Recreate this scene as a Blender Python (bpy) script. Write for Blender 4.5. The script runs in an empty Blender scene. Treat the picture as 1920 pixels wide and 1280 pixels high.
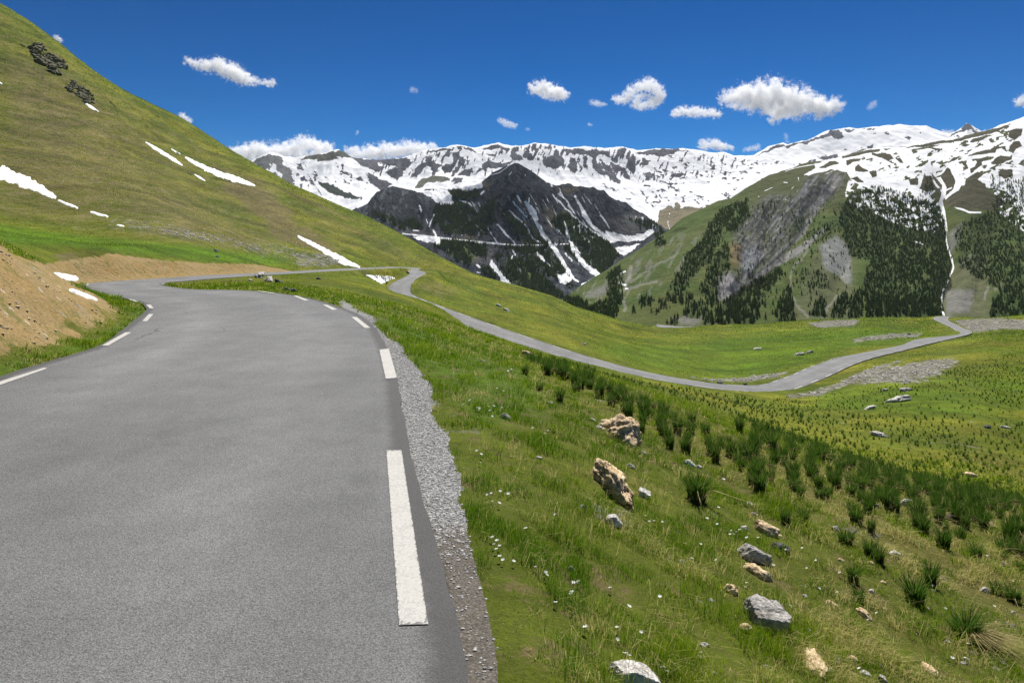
import bpy, math, random, time
import numpy as np
from mathutils import Vector, Matrix, noise as mnoise
T0 = time.time()
rng = np.random.default_rng(7)
random.seed(7)
SC = bpy.context.scene
COL = SC.collection
F, V0, CZ = 1280.0, 455.0, 2.0          # focal length (photo pixels), horizon row, eye height over the road

# ------------------------------------------------------------------ helpers
def tag(o, label=None, cat=None, group=None, kind=None):
    if label: o['label'] = label
    if cat: o['category'] = cat
    if group: o['group'] = group
    if kind: o['kind'] = kind
    return o

def mesh_np(name, verts, faces, mat, attrs=None, smooth=False, parent=None, link=True, cols=None, normals=None):
    """faces: list of int arrays (n,k)"""
    verts = np.asarray(verts, dtype=np.float32)
    if isinstance(faces, np.ndarray): faces = [faces]
    me = bpy.data.meshes.new(name)
    me.vertices.add(len(verts)); me.vertices.foreach_set('co', verts.ravel())
    nl = sum(f.size for f in faces); nf = sum(len(f) for f in faces)
    me.loops.add(nl); me.polygons.add(nf)
    me.loops.foreach_set('vertex_index', np.concatenate([f.ravel() for f in faces]).astype(np.int32))
    tot = np.concatenate([np.full(len(f), f.shape[1], np.int32) for f in faces])
    st = np.concatenate([[0], np.cumsum(tot)[:-1]]).astype(np.int32)
    me.polygons.foreach_set('loop_start', st)
    me.polygons.foreach_set('loop_total', tot)
    me.polygons.foreach_set('use_smooth', np.full(nf, smooth, dtype=bool))
    for k, a in (attrs or {}).items():
        at = me.attributes.new(k, 'FLOAT', 'POINT'); at.data.foreach_set('value', np.asarray(a, np.float32))
    for k, a in (cols or {}).items():
        at = me.attributes.new(k, 'FLOAT_COLOR', 'POINT')
        c = np.ones((len(verts), 4), np.float32); c[:, :3] = a
        at.data.foreach_set('color', c.ravel())
    me.update(calc_edges=True); me.validate()
    if mat: me.materials.append(mat)
    o = bpy.data.objects.new(name, me)
    if link: COL.objects.link(o)
    if parent: o.parent = parent
    return o

def grid_faces(nr, nc):
    i = np.arange(nr * nc).reshape(nr, nc)
    return np.stack([i[:-1, :-1], i[:-1, 1:], i[1:, 1:], i[1:, :-1]], -1).reshape(-1, 4)

def _h(ix, iy, s):
    n = (ix * 374761393 + iy * 668265263 + s * 974634777) & 0xffffffff
    n = ((n ^ (n >> 13)) * 1274126177) & 0xffffffff
    n = ((n ^ (n >> 16)) * 2246822519) & 0xffffffff
    return ((n ^ (n >> 15)) & 0xffff) / 65535.0

def vn(x, y, s=0):
    x = np.asarray(x, float); y = np.asarray(y, float)
    ix = np.floor(x).astype(np.int64); iy = np.floor(y).astype(np.int64)
    fx = x - ix; fy = y - iy
    fx = fx * fx * fx * (fx * (fx * 6 - 15) + 10); fy = fy * fy * fy * (fy * (fy * 6 - 15) + 10)
    a = _h(ix, iy, s); b = _h(ix + 1, iy, s); c = _h(ix, iy + 1, s); d = _h(ix + 1, iy + 1, s)
    return (a + (b - a) * fx) * (1 - fy) + (c + (d - c) * fx) * fy

def fbm(x, y, o=4, s=0, g=0.5):
    t = 0; a = 1; n = 0
    for k in range(o):
        t = t + a * vn(x * 2 ** k + 17.3 * k, y * 2 ** k - 9.1 * k, s + k); n += a; a *= g
    return t / n                                  # 0..1

def ridged(x, y, o=5, s=0, g=0.55):
    t = 0; a = 1; n = 0
    for k in range(o):
        t = t + a * (1 - np.abs(2 * vn(x * 2.03 ** k + 5.7 * k, y * 2.03 ** k + 3.3 * k, s + k) - 1)); n += a; a *= g
    return t / n

def sst(a, b, x):
    t = np.clip((x - a) / (b - a), 0, 1); return t * t * (3 - 2 * t)

def poly_sd(u, v, poly):
    """signed distance to a closed outline, negative inside"""
    p = np.asarray(poly, float)
    out = np.full(u.shape, 1e3)
    m = (u > p[:, 0].min() - 60) & (u < p[:, 0].max() + 60) & (v > p[:, 1].min() - 60) & (v < p[:, 1].max() + 60)
    if not m.any(): return out
    x = u[m]; y = v[m]; d = np.full(x.shape, 1e9); ins = np.zeros(x.shape, bool)
    for i in range(len(p)):
        ax, ay = p[i]; bx, by = p[(i + 1) % len(p)]
        ex, ey = bx - ax, by - ay; wx, wy = x - ax, y - ay
        t = np.clip((wx * ex + wy * ey) / (ex * ex + ey * ey + 1e-9), 0, 1)
        d = np.minimum(d, (wx - ex * t) ** 2 + (wy - ey * t) ** 2)
        c = ((ay <= y) != (by <= y)) & (x < ax + (y - ay) * ex / (ey if abs(ey) > 1e-9 else 1e-9))
        ins ^= c
    d = np.sqrt(d); out[m] = np.where(ins, -d, d)
    return out

def line_sd(u, v, pts):
    """distance to an open polyline of (u, v, half width), minus that half width"""
    out = np.full(u.shape, 1e3); p = np.asarray(pts, float)
    m = (u > p[:, 0].min() - 40) & (u < p[:, 0].max() + 40) & (v > p[:, 1].min() - 40) & (v < p[:, 1].max() + 40)
    if not m.any(): return out
    x = u[m]; y = v[m]; d = np.full(x.shape, 1e3)
    for i in range(len(p) - 1):
        ax, ay, aw = p[i]; bx, by, bw = p[i + 1]
        ex, ey = bx - ax, by - ay
        t = np.clip(((x - ax) * ex + (y - ay) * ey) / (ex * ex + ey * ey + 1e-9), 0, 1)
        d = np.minimum(d, np.hypot(x - ax - ex * t, y - ay - ey * t) - (aw + (bw - aw) * t))
    out[m] = d
    return out

def W(u, v, d):                     # photo direction at forward distance d -> world point
    return np.array([(u - 960) / F * d, d, CZ - (v - V0) / F * d])
def WD(u, v, drop):                 # photo direction met at a given drop below the eye
    d = drop * F / (v - V0); return np.array([(u - 960) / F * d, d, CZ - drop])
def PX(x, y, z):
    y = np.maximum(y, 0.05); return 960 + x / y * F, V0 + (CZ - z) / y * F

# ------------------------------------------------------------------ node materials
class Mt:
    def __init__(s, name):
        s.m = bpy.data.materials.new(name); s.m.use_nodes = True
        s.t = s.m.node_tree; s.n = s.t.nodes; s.n.clear()
        s.out = s.n.new('ShaderNodeOutputMaterial')
        s.geo = s.n.new('ShaderNodeNewGeometry'); s.tc = s.n.new('ShaderNodeTexCoord')
        s.pos = s.geo.outputs['Position']; s.obj = s.tc.outputs['Object']
    def set(s, sock, v):
        if isinstance(v, bpy.types.NodeSocket): s.t.links.new(v, sock)
        elif v is not None:
            if sock.type == 'RGBA' and not hasattr(v, '__len__'): v = (v, v, v)
            sock.default_value = tuple(v) + (1,) if sock.type == 'RGBA' and len(v) == 3 else v
    def noise(s, scale, detail=4, rough=.55, co=None, dist=0):
        n = s.n.new('ShaderNodeTexNoise'); n.inputs['Scale'].default_value = scale
        n.inputs['Detail'].default_value = detail; n.inputs['Roughness'].default_value = rough; n.inputs['Distortion'].default_value = dist
        s.t.links.new(co or s.pos, n.inputs['Vector']); return n.outputs['Fac']
    def voro(s, scale, out='Distance', co=None, rnd=1):
        n = s.n.new('ShaderNodeTexVoronoi'); n.inputs['Scale'].default_value = scale
        n.inputs['Randomness'].default_value = rnd
        s.t.links.new(co or s.pos, n.inputs['Vector']); return n.outputs[out]
    def map(s, co, sc, rot=(0, 0, 0)):
        n = s.n.new('ShaderNodeMapping'); n.inputs['Scale'].default_value = sc; n.inputs['Rotation'].default_value = rot
        s.t.links.new(co, n.inputs['Vector']); return n.outputs[0]
    def attr(s, name, out='Fac'):
        n = s.n.new('ShaderNodeAttribute'); n.attribute_name = name; return n.outputs[out]
    def math(s, op, a, b=0.0, c=None):
        n = s.n.new('ShaderNodeMath'); n.operation = op; s.set(n.inputs[0], a); s.set(n.inputs[1], b)
        if c is not None: s.set(n.inputs[2], c)
        return n.outputs[0]
    def step(s, x, a, b):
        n = s.n.new('ShaderNodeMapRange'); n.interpolation_type = 'SMOOTHSTEP'; s.set(n.inputs[0], x)
        n.inputs[1].default_value = a; n.inputs[2].default_value = b; return n.outputs[0]
    def lin(s, x, a, b, c, d):
        n = s.n.new('ShaderNodeMapRange'); s.set(n.inputs[0], x)
        for k, q in enumerate((a, b, c, d)): n.inputs[k + 1].default_value = q
        return n.outputs[0]
    def mix(s, f, a, b, mode='MIX'):
        n = s.n.new('ShaderNodeMix'); n.data_type = 'RGBA'; n.blend_type = mode
        s.set(n.inputs['Factor'], f); s.set(n.inputs[6], a); s.set(n.inputs[7], b); return n.outputs[2]
    def mul(s, c, f):                # colour * float
        n = s.n.new('ShaderNodeVectorMath'); n.operation = 'SCALE'
        s.set(n.inputs[0], c); s.set(n.inputs['Scale'], f); return n.outputs[0]
    def bump(s, h, strength=.5, dist=.05):
        n = s.n.new('ShaderNodeBump'); n.inputs['Strength'].default_value = strength; n.inputs['Distance'].default_value = dist
        s.t.links.new(h, n.inputs['Height']); return n.outputs[0]
    def bsdf(s, col, rough=.9, spec=.3, normal=None, transl=None, tcol=None):
        p = s.n.new('ShaderNodeBsdfPrincipled'); s.set(p.inputs['Base Color'], col); s.set(p.inputs['Roughness'], rough)
        p.inputs['Specular IOR Level'].default_value = spec
        if normal: s.t.links.new(normal, p.inputs['Normal'])
        o = p.outputs[0]
        if transl:
            tr = s.n.new('ShaderNodeBsdfTranslucent'); s.set(tr.inputs['Color'], tcol if tcol is not None else col)
            mx = s.n.new('ShaderNodeMixShader'); mx.inputs[0].default_value = transl
            s.t.links.new(o, mx.inputs[1]); s.t.links.new(tr.outputs[0], mx.inputs[2]); o = mx.outputs[0]
        s.t.links.new(o, s.out.inputs['Surface']); return s.m

def mat_asphalt():
    m = Mt('asphalt')
    e = m.attr('edge'); tr = m.attr('lane')
    big = m.noise(.22, 5, .6); pat = m.noise(1.6, 6, .65); fine = m.noise(70, 4, .75); sp = m.voro(110)
    streak = m.noise(1, 4, .6, co=m.map(m.pos, (1.6, .14, 1)))
    v = m.lin(big, .32, .68, .80, 1.13)
    v = m.math('MULTIPLY', v, m.lin(pat, .3, .7, .86, 1.10))
    v = m.math('MULTIPLY', v, m.lin(streak, .3, .7, .93, 1.07))
    v = m.math('MULTIPLY', v, m.lin(fine, .32, .68, .46, 1.55))
    v = m.math('MULTIPLY', v, m.lin(sp, .0, .7, 1.25, .72))
    v = m.math('MULTIPLY', v, m.lin(m.math('MULTIPLY', tr, m.lin(big, .3, .7, .5, 1.3)), 0, 1, .90, 1.09))
    v = m.math('MULTIPLY', v, m.lin(m.step(m.noise(.55, 6, .72, dist=1.2), .60, .66), 0, 1, 1, .90))
    chip = m.step(m.voro(38, 'Distance'), .10, .05)
    col = m.mix(1, (.166, .166, .162), (1, 1, 1), 'MULTIPLY')
    col = m.mul(col, v)
    col = m.mix(m.math('MULTIPLY', chip, m.step(m.noise(9, 2), .5, .62)), col, (.34, .34, .33))
    edk = m.step(m.math('ADD', e, m.lin(m.noise(7, 4), .3, .7, -.03, .03)), .24, .10)
    col = m.mix(m.math('MULTIPLY', edk, .75), col, (.045, .043, .04))
    vc = m.n.new('ShaderNodeTexVoronoi'); vc.feature = 'DISTANCE_TO_EDGE'; vc.inputs['Scale'].default_value = .42
    dn = m.n.new('ShaderNodeTexNoise'); dn.inputs['Scale'].default_value = 1.4; dn.inputs['Detail'].default_value = 5; m.t.links.new(m.pos, dn.inputs['Vector'])
    wv = m.n.new('ShaderNodeVectorMath'); wv.operation = 'MULTIPLY_ADD'; m.t.links.new(dn.outputs['Color'], wv.inputs[0]); wv.inputs[1].default_value = (.9, .9, 0); m.t.links.new(m.pos, wv.inputs[2]); m.t.links.new(wv.outputs[0], vc.inputs['Vector'])
    crk = m.math('MULTIPLY', m.step(vc.outputs['Distance'], .006, .001), m.step(m.noise(.16, 3), .54, .60))
    col = m.mix(m.math('MULTIPLY', crk, .55), col, (.04, .038, .036))
    h = m.math('ADD', m.math('MULTIPLY', fine, .6), m.math('MULTIPLY', sp, -.7))
    return m.bsdf(col, .78, .35, m.bump(h, .55, .012))

def mat_paint():
    m = Mt('road_paint')
    n = m.noise(60, 4, .7); w = m.noise(6, 5, .7)
    col = m.mix(m.lin(w, .3, .7, 0, 1), (.40, .388, .35), (.50, .487, .445))
    wear = m.step(m.math('ADD', n, m.math('MULTIPLY', w, .7)), .93, .80)
    col = m.mix(m.math('SUBTRACT', 1.0, m.lin(wear, 0, 1, .35, 1)), col, (.3, .29, .27))
    ed = m.step(m.math('ADD', m.attr('inner'), m.lin(m.noise(34, 5, .75), .3, .7, -.55, .55)), .28, .05)
    col = m.mix(ed, col, (.15, .148, .14))
    return m.bsdf(col, .7, .3, m.bump(n, .4, .006))

def mat_ground():
    m = Mt('ground')
    dist = m.attr('far')                   # 0 near, 1 far: picks texture scale, soil and painted blade shade
    dirt = m.attr('dirt'); grav = m.attr('gravel'); apr = m.attr('apron'); dry = m.attr('dry'); scree = m.attr('scree'); lush = m.attr('lush'); brown = m.attr('brown')
    n1 = m.noise(.06, 6, .62); n2 = m.noise(.7, 6, .65); n3 = m.noise(6, 5, .7); n4 = m.noise(45, 3, .7)
    hb2 = m.noise(1, 6, .7, co=m.map(m.pos, (.012, .13, .012)), dist=.4)
    st = m.noise(1, 6, .68, co=m.map(m.pos, (.35, .05, .35), (0, 0, .5)))
    nn = m.mix(dist, m.math('MULTIPLY_ADD', n3, .55, m.math('MULTIPLY', n4, .45)), m.math('MULTIPLY_ADD', n2, .6, m.math('MULTIPLY', st, .4)))
    g = m.mix(m.step(n1, .35, .68), (.066, .092, .006), (.138, .138, .012))
    g = m.mix(m.math('MULTIPLY', lush, .85), g, (.058, .118, .004))
    g = m.mix(m.step(m.math('ADD', dry, m.lin(n2, .3, .7, -.3, .3)), .3, .85), g, (.135, .118, .030))
    br = m.step(m.math('ADD', brown, m.lin(m.math('MULTIPLY_ADD', st, .5, m.math('MULTIPLY', n2, .5)), .35, .65, -.35, .35)), .35, .9)
    br = m.math('MAXIMUM', br, m.math('MULTIPLY', m.step(hb2, .54, .66), m.step(brown, .2, .45)))
    g = m.mix(m.math('MULTIPLY', br, .8), g, (.118, .092, .046))
    g = m.mul(g, m.lin(nn, .28, .72, .45, 1.6))
    band = m.noise(1, 5, .62, co=m.map(m.pos, (.035, .11, .3), (0, 0, .35)), dist=.6)
    g = m.mul(g, m.lin(band, .32, .68, .62, 1.38))
    soil = m.math('MULTIPLY', m.step(m.noise(2.3, 5, .7), .55, .66), m.math('SUBTRACT', 1.0, dist))
    g = m.mix(m.math('MULTIPLY', m.math('SUBTRACT', 1.0, dist), m.lin(m.noise(9, 5, .75), .35, .6, .75, .1)), g, (.062, .072, .013))  # near thatch colour, darkened to paint in the shade between grass blades
    g = m.mix(m.math('MULTIPLY', soil, .75), g, (.125, .092, .046))
    d = m.mix(m.step(m.noise(.5, 5, .6), .35, .65), (.275, .185, .072), (.255, .185, .088))
    d = m.mix(m.step(n3, .5, .7), d, (.27, .18, .085))
    stones = m.step(m.voro(3.2), .28, .16)
    d = m.mix(m.math('MULTIPLY', stones, m.step(n2, .5, .62)), d, (.40, .34, .26))
    d = m.mix(m.step(m.noise(1.3, 7, .8), .49, .66), d, (.13, .130, .035))
    d = m.mul(d, m.lin(m.noise(14, 4, .7), .3, .7, .65, 1.3))
    gv = m.mix(m.step(m.voro(42, 'Color'), .2, .8), (.26, .255, .24), (.48, .475, .46))
    gv = m.mul(gv, m.lin(m.voro(42), 0, .6, 1.1, .45))
    ap = m.mul(m.mix(m.noise(30, 4, .7), (.07, .062, .05), (.22, .195, .165)), m.lin(m.voro(60), 0, .7, 1.25, .6))
    sc = m.mix(m.step(m.voro(.9, 'Color'), .2, .8), (.17, .155, .12), (.34, .32, .27))
    sc = m.mul(sc, m.lin(m.voro(.9), 0, .7, 1.2, .45))
    col = m.mix(m.step(m.math('ADD', dirt, m.lin(m.noise(1.1, 6, .75), .3, .7, -.42, .42)), .35, .65), g, d)
    col = m.mix(m.step(m.math('ADD', scree, m.lin(m.noise(.9, 7, .8), .3, .7, -.8, .8)), .45, .60), col, sc)
    col = m.mix(m.step(m.math('ADD', grav, m.lin(n3, .3, .7, -.25, .25)), .4, .6), col, gv)
    col = m.mix(m.step(m.math('ADD', apr, m.lin(n3, .3, .7, -.2, .2)), .4, .6), col, ap)
    hb = m.math('ADD', m.math('MULTIPLY', n3, .05), m.math('MULTIPLY', n4, .012))
    hf = m.math('MULTIPLY', m.math('ADD', n2, m.math('MULTIPLY', st, .8)), .55)
    return m.bsdf(col, .95, .1, m.bump(m.math('ADD', hb, m.math('MULTIPLY', hf, m.lin(dist, 0, 1, .05, 1))), .75, 1.0))

def mat_mountain(name, scale, bumpd):
    m = Mt(name)
    c = m.attr('alb', 'Color'); sn = m.attr('snow')
    n = m.noise(scale, 8, .68); n2 = m.noise(scale * 6, 5, .7)
    s = m.step(m.math('ADD', sn, m.lin(m.math('MULTIPLY_ADD', n, .5, m.math('MULTIPLY', n2, .5)), .3, .7, -.30, .30)), .45, .55)
    base = m.mul(c, m.lin(m.math('MULTIPLY_ADD', n, .5, m.math('MULTIPLY', n2, .5)), .3, .7, .5, 1.5))
    snow = m.mix(m.noise(scale * .5, 4), (.72, .73, .745), (.82, .82, .82))
    col = m.mix(s, base, snow)
    h = m.math('ADD', n, m.math('MULTIPLY', n2, .35))
    b = m.n.new('ShaderNodeBump'); b.inputs['Distance'].default_value = bumpd
    m.t.links.new(h, b.inputs['Height']); m.t.links.new(m.lin(s, 0, 1, .8, .15), b.inputs['Strength'])
    return m.bsdf(col, .95, .08, b.outputs[0])

def mat_rock(name, a, b, holes=0, sc=1.0):
    m = Mt(name)
    n = m.noise(7 * sc, 7, .7, co=m.obj); n2 = m.noise(28 * sc, 5, .72, co=m.obj); l = m.noise(4 * sc, 4, .6, co=m.obj, dist=.6)
    col = m.mix(m.step(n, .35, .65), a, b)
    col = m.mul(col, m.lin(n2, .3, .7, .6, 1.35))
    col = m.mix(m.math('MULTIPLY', m.step(l, .58, .72), .6), col, tuple(x * .45 for x in a))
    h = m.math('ADD', m.math('MULTIPLY', n, .7), m.math('MULTIPLY', n2, .4))
    if holes:
        v = m.voro(9 * sc, co=m.mix(.25, m.obj, m.noise(6 * sc, 4, .7, co=m.obj)))
        pit = m.step(m.math('ADD', v, m.lin(n, .3, .7, -.12, .12)), .33, .2)
        col = m.mix(m.math('MULTIPLY', pit, .7), col, tuple(x * .25 for x in a))
        h = m.math('SUBTRACT', h, m.math('MULTIPLY', pit, 1.0))
    return m.bsdf(col, .93, .2, m.bump(h, .9, .03 / sc))

def mat_snow():
    m = Mt('snow_patch'); n = m.noise(2, 6, .65)
    return m.bsdf(m.mix(m.step(m.noise(.8, 6, .7), .45, .75), (.76, .765, .77), (.62, .605, .57)), .7, .2, m.bump(n, .35, .12))

def mat_blade(name, g0, g1, dry, transl=.35):
    m = Mt(name)
    a = m.attr('tone'); d = m.attr('dry')
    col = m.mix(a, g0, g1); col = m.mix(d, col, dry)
    return m.bsdf(col, .75, .08, None, transl, m.mul(col, 1.85))

M = dict(
    asphalt=mat_asphalt(), paint=mat_paint(), ground=mat_ground(), snow=mat_snow(),
    mtB=mat_mountain('green_mountain', .03, 7), mtC=mat_mountain('dark_mountain', .022, 12), mtD=mat_mountain('snow_mountain', .012, 18),
    tan=mat_rock('tan_rock', (.50, .36, .20), (.74, .58, .38), 1), gray=mat_rock('gray_rock', (.27, .25, .222), (.50, .475, .435)),
    pale=mat_rock('pale_rock', (.46, .43, .39), (.70, .68, .64)), dark=mat_rock('dark_rock', (.06, .06, .062), (.15, .15, .15)),
    outcrop=mat_rock('outcrop_rock', (.11, .11, .07), (.19, .18, .115), 0, .12),
    grass=mat_blade('grass_blades', (.052, .122, .003), (.175, .240, .010), (.46, .38, .16)),
    tuft=mat_blade('tuft_blades', (.034, .088, .009), (.098, .168, .022), (.30, .24, .11), .25),
)
def mat_tree():
    m = Mt('conifer')
    t = m.attr('tone'); i = m.n.new('ShaderNodeObjectInfo').outputs['Random']
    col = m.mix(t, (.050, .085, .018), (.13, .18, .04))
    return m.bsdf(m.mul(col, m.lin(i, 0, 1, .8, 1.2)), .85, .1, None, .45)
M['tree'] = mat_tree()
def mat_plain(name, col, rough=.8, tr=None):
    m = Mt(name); return m.bsdf(m.mul(m.mix(1, col, (1, 1, 1), 'MULTIPLY'), m.lin(m.noise(40, 3), .3, .7, .85, 1.1)), rough, .2, None, tr)
M['petal'] = mat_plain('petals', (.82, .82, .80), .6, .3); M['stem'] = mat_plain('stem', (.08, .15, .03)); M['yolk'] = mat_plain('flower_centre', (.6, .42, .04))
M['stone'] = mat_rock('loose_stone', (.30, .285, .25), (.56, .54, .49)); M['pebble'] = mat_rock('pebble', (.28, .275, .26), (.56, .55, .53), 0, 3)
M['crumb'] = mat_rock('earth_crumb', (.42, .30, .16), (.55, .43, .28), 0, 2)
M['track'] = mat_plain('track', (.34, .33, .31))
#@@ROAD
# ------------------------------------------------------------------ road centre stations: left edge, right edge (photo), drop below the eye
ST = [(0,706,740,690,2),(97,676,728,660,2),(185,649,715,632,2),(228,619,697,607,2),(255,598,672,589,2),(274,582,630,573,2),(272,574,575,558,2),(259,566,510,548,2.02),(235,560,440,543.5,2.1),(202,553,375,543,2.3),(175,545,330,539,2.55),(157,537,308,535,2.78),(160,532,303,532.5,2.92),(200,528,318,529.5,3.0),(270,523.5,360,526,3.1),(336,519,420,521,3.2),(420,514.5,480,517,3.45),(520,510,560,512.5,3.8),(620,504.5,650,507.5,4.6),(700,501.5,715,504.5,5.4),(750,500.5,748,505,6.2),(790,502.5,764,508.5,6.8),(806,508,768,513,7.15),(800,515,757,520,7.4),(785,525,740,528,7.8),(770,537,727,537,8.4),(768,546,731,546,9.2),(801,564,781,560,9.9),(842,579,815,573,10.7),(885,595,850,591,11.7),(942,615,880,613,12.8),(1010,638,940,634,14),(1077,660,1010,656,15.2),(1144,680,1090,678,16.5),(1211,697,1170,698.5,17.6),(1280,710,1245,714,18.6),(1340,719,1320,729,19.4),(1390,722,1400,738,20),(1425,722,1450,741,20.5),(1450,714,1500,727,21),(1482,703,1549,708,21.4),(1520,686,1599,684,21.9),(1565,670,1640,670,22.4),(1616,659,1690,658,23),(1666,649,1740,645,23.6),(1710,636,1775,637,24.3),(1750,631,1805,630,25),(1780,628.5,1821,625,25.8),(1792,624,1822,621,26.6),(1786,616,1811,617,27.6),(1766,606,1790,607,28.6),(1751,599,1778,600,29.6),(1750,595,1779,596,30.2),(1762,593,1784,594,30.8)]
Lp = [np.array(p) for p in [(-5.3,-14,0),(-5.45,-8,0),(-5.6,-2,0),(-5.95,3.1,0),(-6.2,4.7,0),(-6.5,6.5,0),(-6.85,8.1,0)]]
Rp = [np.array(p) for p in [(0.75,-14,0),(.45,-8,0),(.15,-2,0)]] + [WD(u, v, 2) for u, v in ((875,1280),(810,1000),(770,850),(755,770))]
for a, b, c, d, dr in ST:
    Lp.append(WD(a, b, dr)); Rp.append(WD(c, d, dr))
e1 = Lp[-1] + np.array([14, 12, -1.5]); e2 = Rp[-1] + np.array([14, 8, -1.5]); Lp.append(e1); Rp.append(e2)
e1 = e1 + np.array([22, 22, -6]); e2 = e2 + np.array([22, 17, -6]); Lp.append(e1); Rp.append(e2)

def catmull(P, n=14):
    P = np.array(P, float); out = []
    Q = np.vstack([2 * P[0] - P[1], P, 2 * P[-1] - P[-2]])
    for i in range(1, len(Q) - 2):
        p0, p1, p2, p3 = Q[i - 1:i + 3]
        # centripetal weights keep unequal spacing from looping
        t1 = np.linalg.norm(p1 - p0) ** .5 + 1e-6; t2 = np.linalg.norm(p2 - p1) ** .5 + 1e-6; t3 = np.linalg.norm(p3 - p2) ** .5 + 1e-6
        m1 = t2 * ((p1 - p0) / t1 - (p2 - p0) / (t1 + t2) + (p2 - p1) / t2)
        m2 = t2 * ((p2 - p1) / t2 - (p3 - p1) / (t2 + t3) + (p3 - p2) / t3)
        for t in np.arange(n) / n:
            h = t * t * t; k = t * t
            out.append((2 * h - 3 * k + 1) * p1 + (h - 2 * k + t) * m1 + (3 * k - 2 * h) * p2 + (h - k) * m2)
    out.append(P[-1]); return np.array(out)
# where the near slope hides the road's lower edge, that edge lies a road's width from the upper one
n0 = 7 + 26
Lq = np.array(Lp)
for k in range(n0, 7 + 38):
    t = Lq[k + 1] - Lq[k - 1]; nr = np.array([t[1], -t[0]]) / math.hypot(t[0], t[1])
    f = min(1, (k - n0 + 1) / 2, (7 + 38 - k) / 3)
    Rp[k] = Rp[k] * (1 - f) + f * (Lq[k] + np.array([nr[0], nr[1], 0]) * 5.0)
Lc, Rc = catmull(Lp), catmull(Rp)
def resample_pair(L, R, step):
    C = (L + R) / 2; s = np.concatenate([[0], np.cumsum(np.linalg.norm(np.diff(C[:, :2], axis=0), axis=1))])
    q = np.arange(0, s[-1], step); f = lambda A: np.stack([np.interp(q, s, A[:, k]) for k in range(3)], 1)
    return f(L), f(R), q
Lr, Rr, Sr = resample_pair(Lc, Rc, .25)
# far from the eye the traced edges are smoothed and the width evened out
def smooth(A, k):
    ker = np.hanning(2 * k + 3); ker /= ker.sum()
    P = np.vstack([np.repeat(A[:1], k + 1, 0), A, np.repeat(A[-1:], k + 1, 0)])
    return np.stack([np.convolve(P[:, j], ker, 'valid') for j in range(A.shape[1])], 1)
Cr = (Lr + Rr) / 2
wfar = sst(35, 90, Cr[:, 1])[:, None]
Ls, Rs = smooth(Lr, 22), smooth(Rr, 22)
Lr = Lr * (1 - wfar) + Ls * wfar; Rr = Rr * (1 - wfar) + Rs * wfar
L4, R4 = smooth(Lr, 4), smooth(Rr, 4); wn = sst(11, 16, Cr[:, 1])[:, None]
Lr = Lr * (1 - wn) + L4 * wn; Rr = Rr * (1 - wn) + R4 * wn
zc = (Lr[:, 2] + Rr[:, 2]) / 2
zc = smooth(zc[:, None], 10)[:, 0]; Lr[:, 2] = zc; Rr[:, 2] = zc
Cr = (Lr + Rr) / 2

# second short piece of road seen on the meadow lip
stub = [(1392,607.5,1386,610.5,35.5),(1340,610,1340,613.2,35.2),(1283,612.3,1300,616.5,34.8),(1258,610.5,1262,619,34.6),(1242,609,1236,618,34.5),(1232,607.5,1229,612.5,35.2)]
L2, R2, _ = resample_pair(catmull([WD(a, b, e) for a, b, c, d, e in stub]), catmull([WD(c, d, e) for a, b, c, d, e in stub]), .8)

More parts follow.
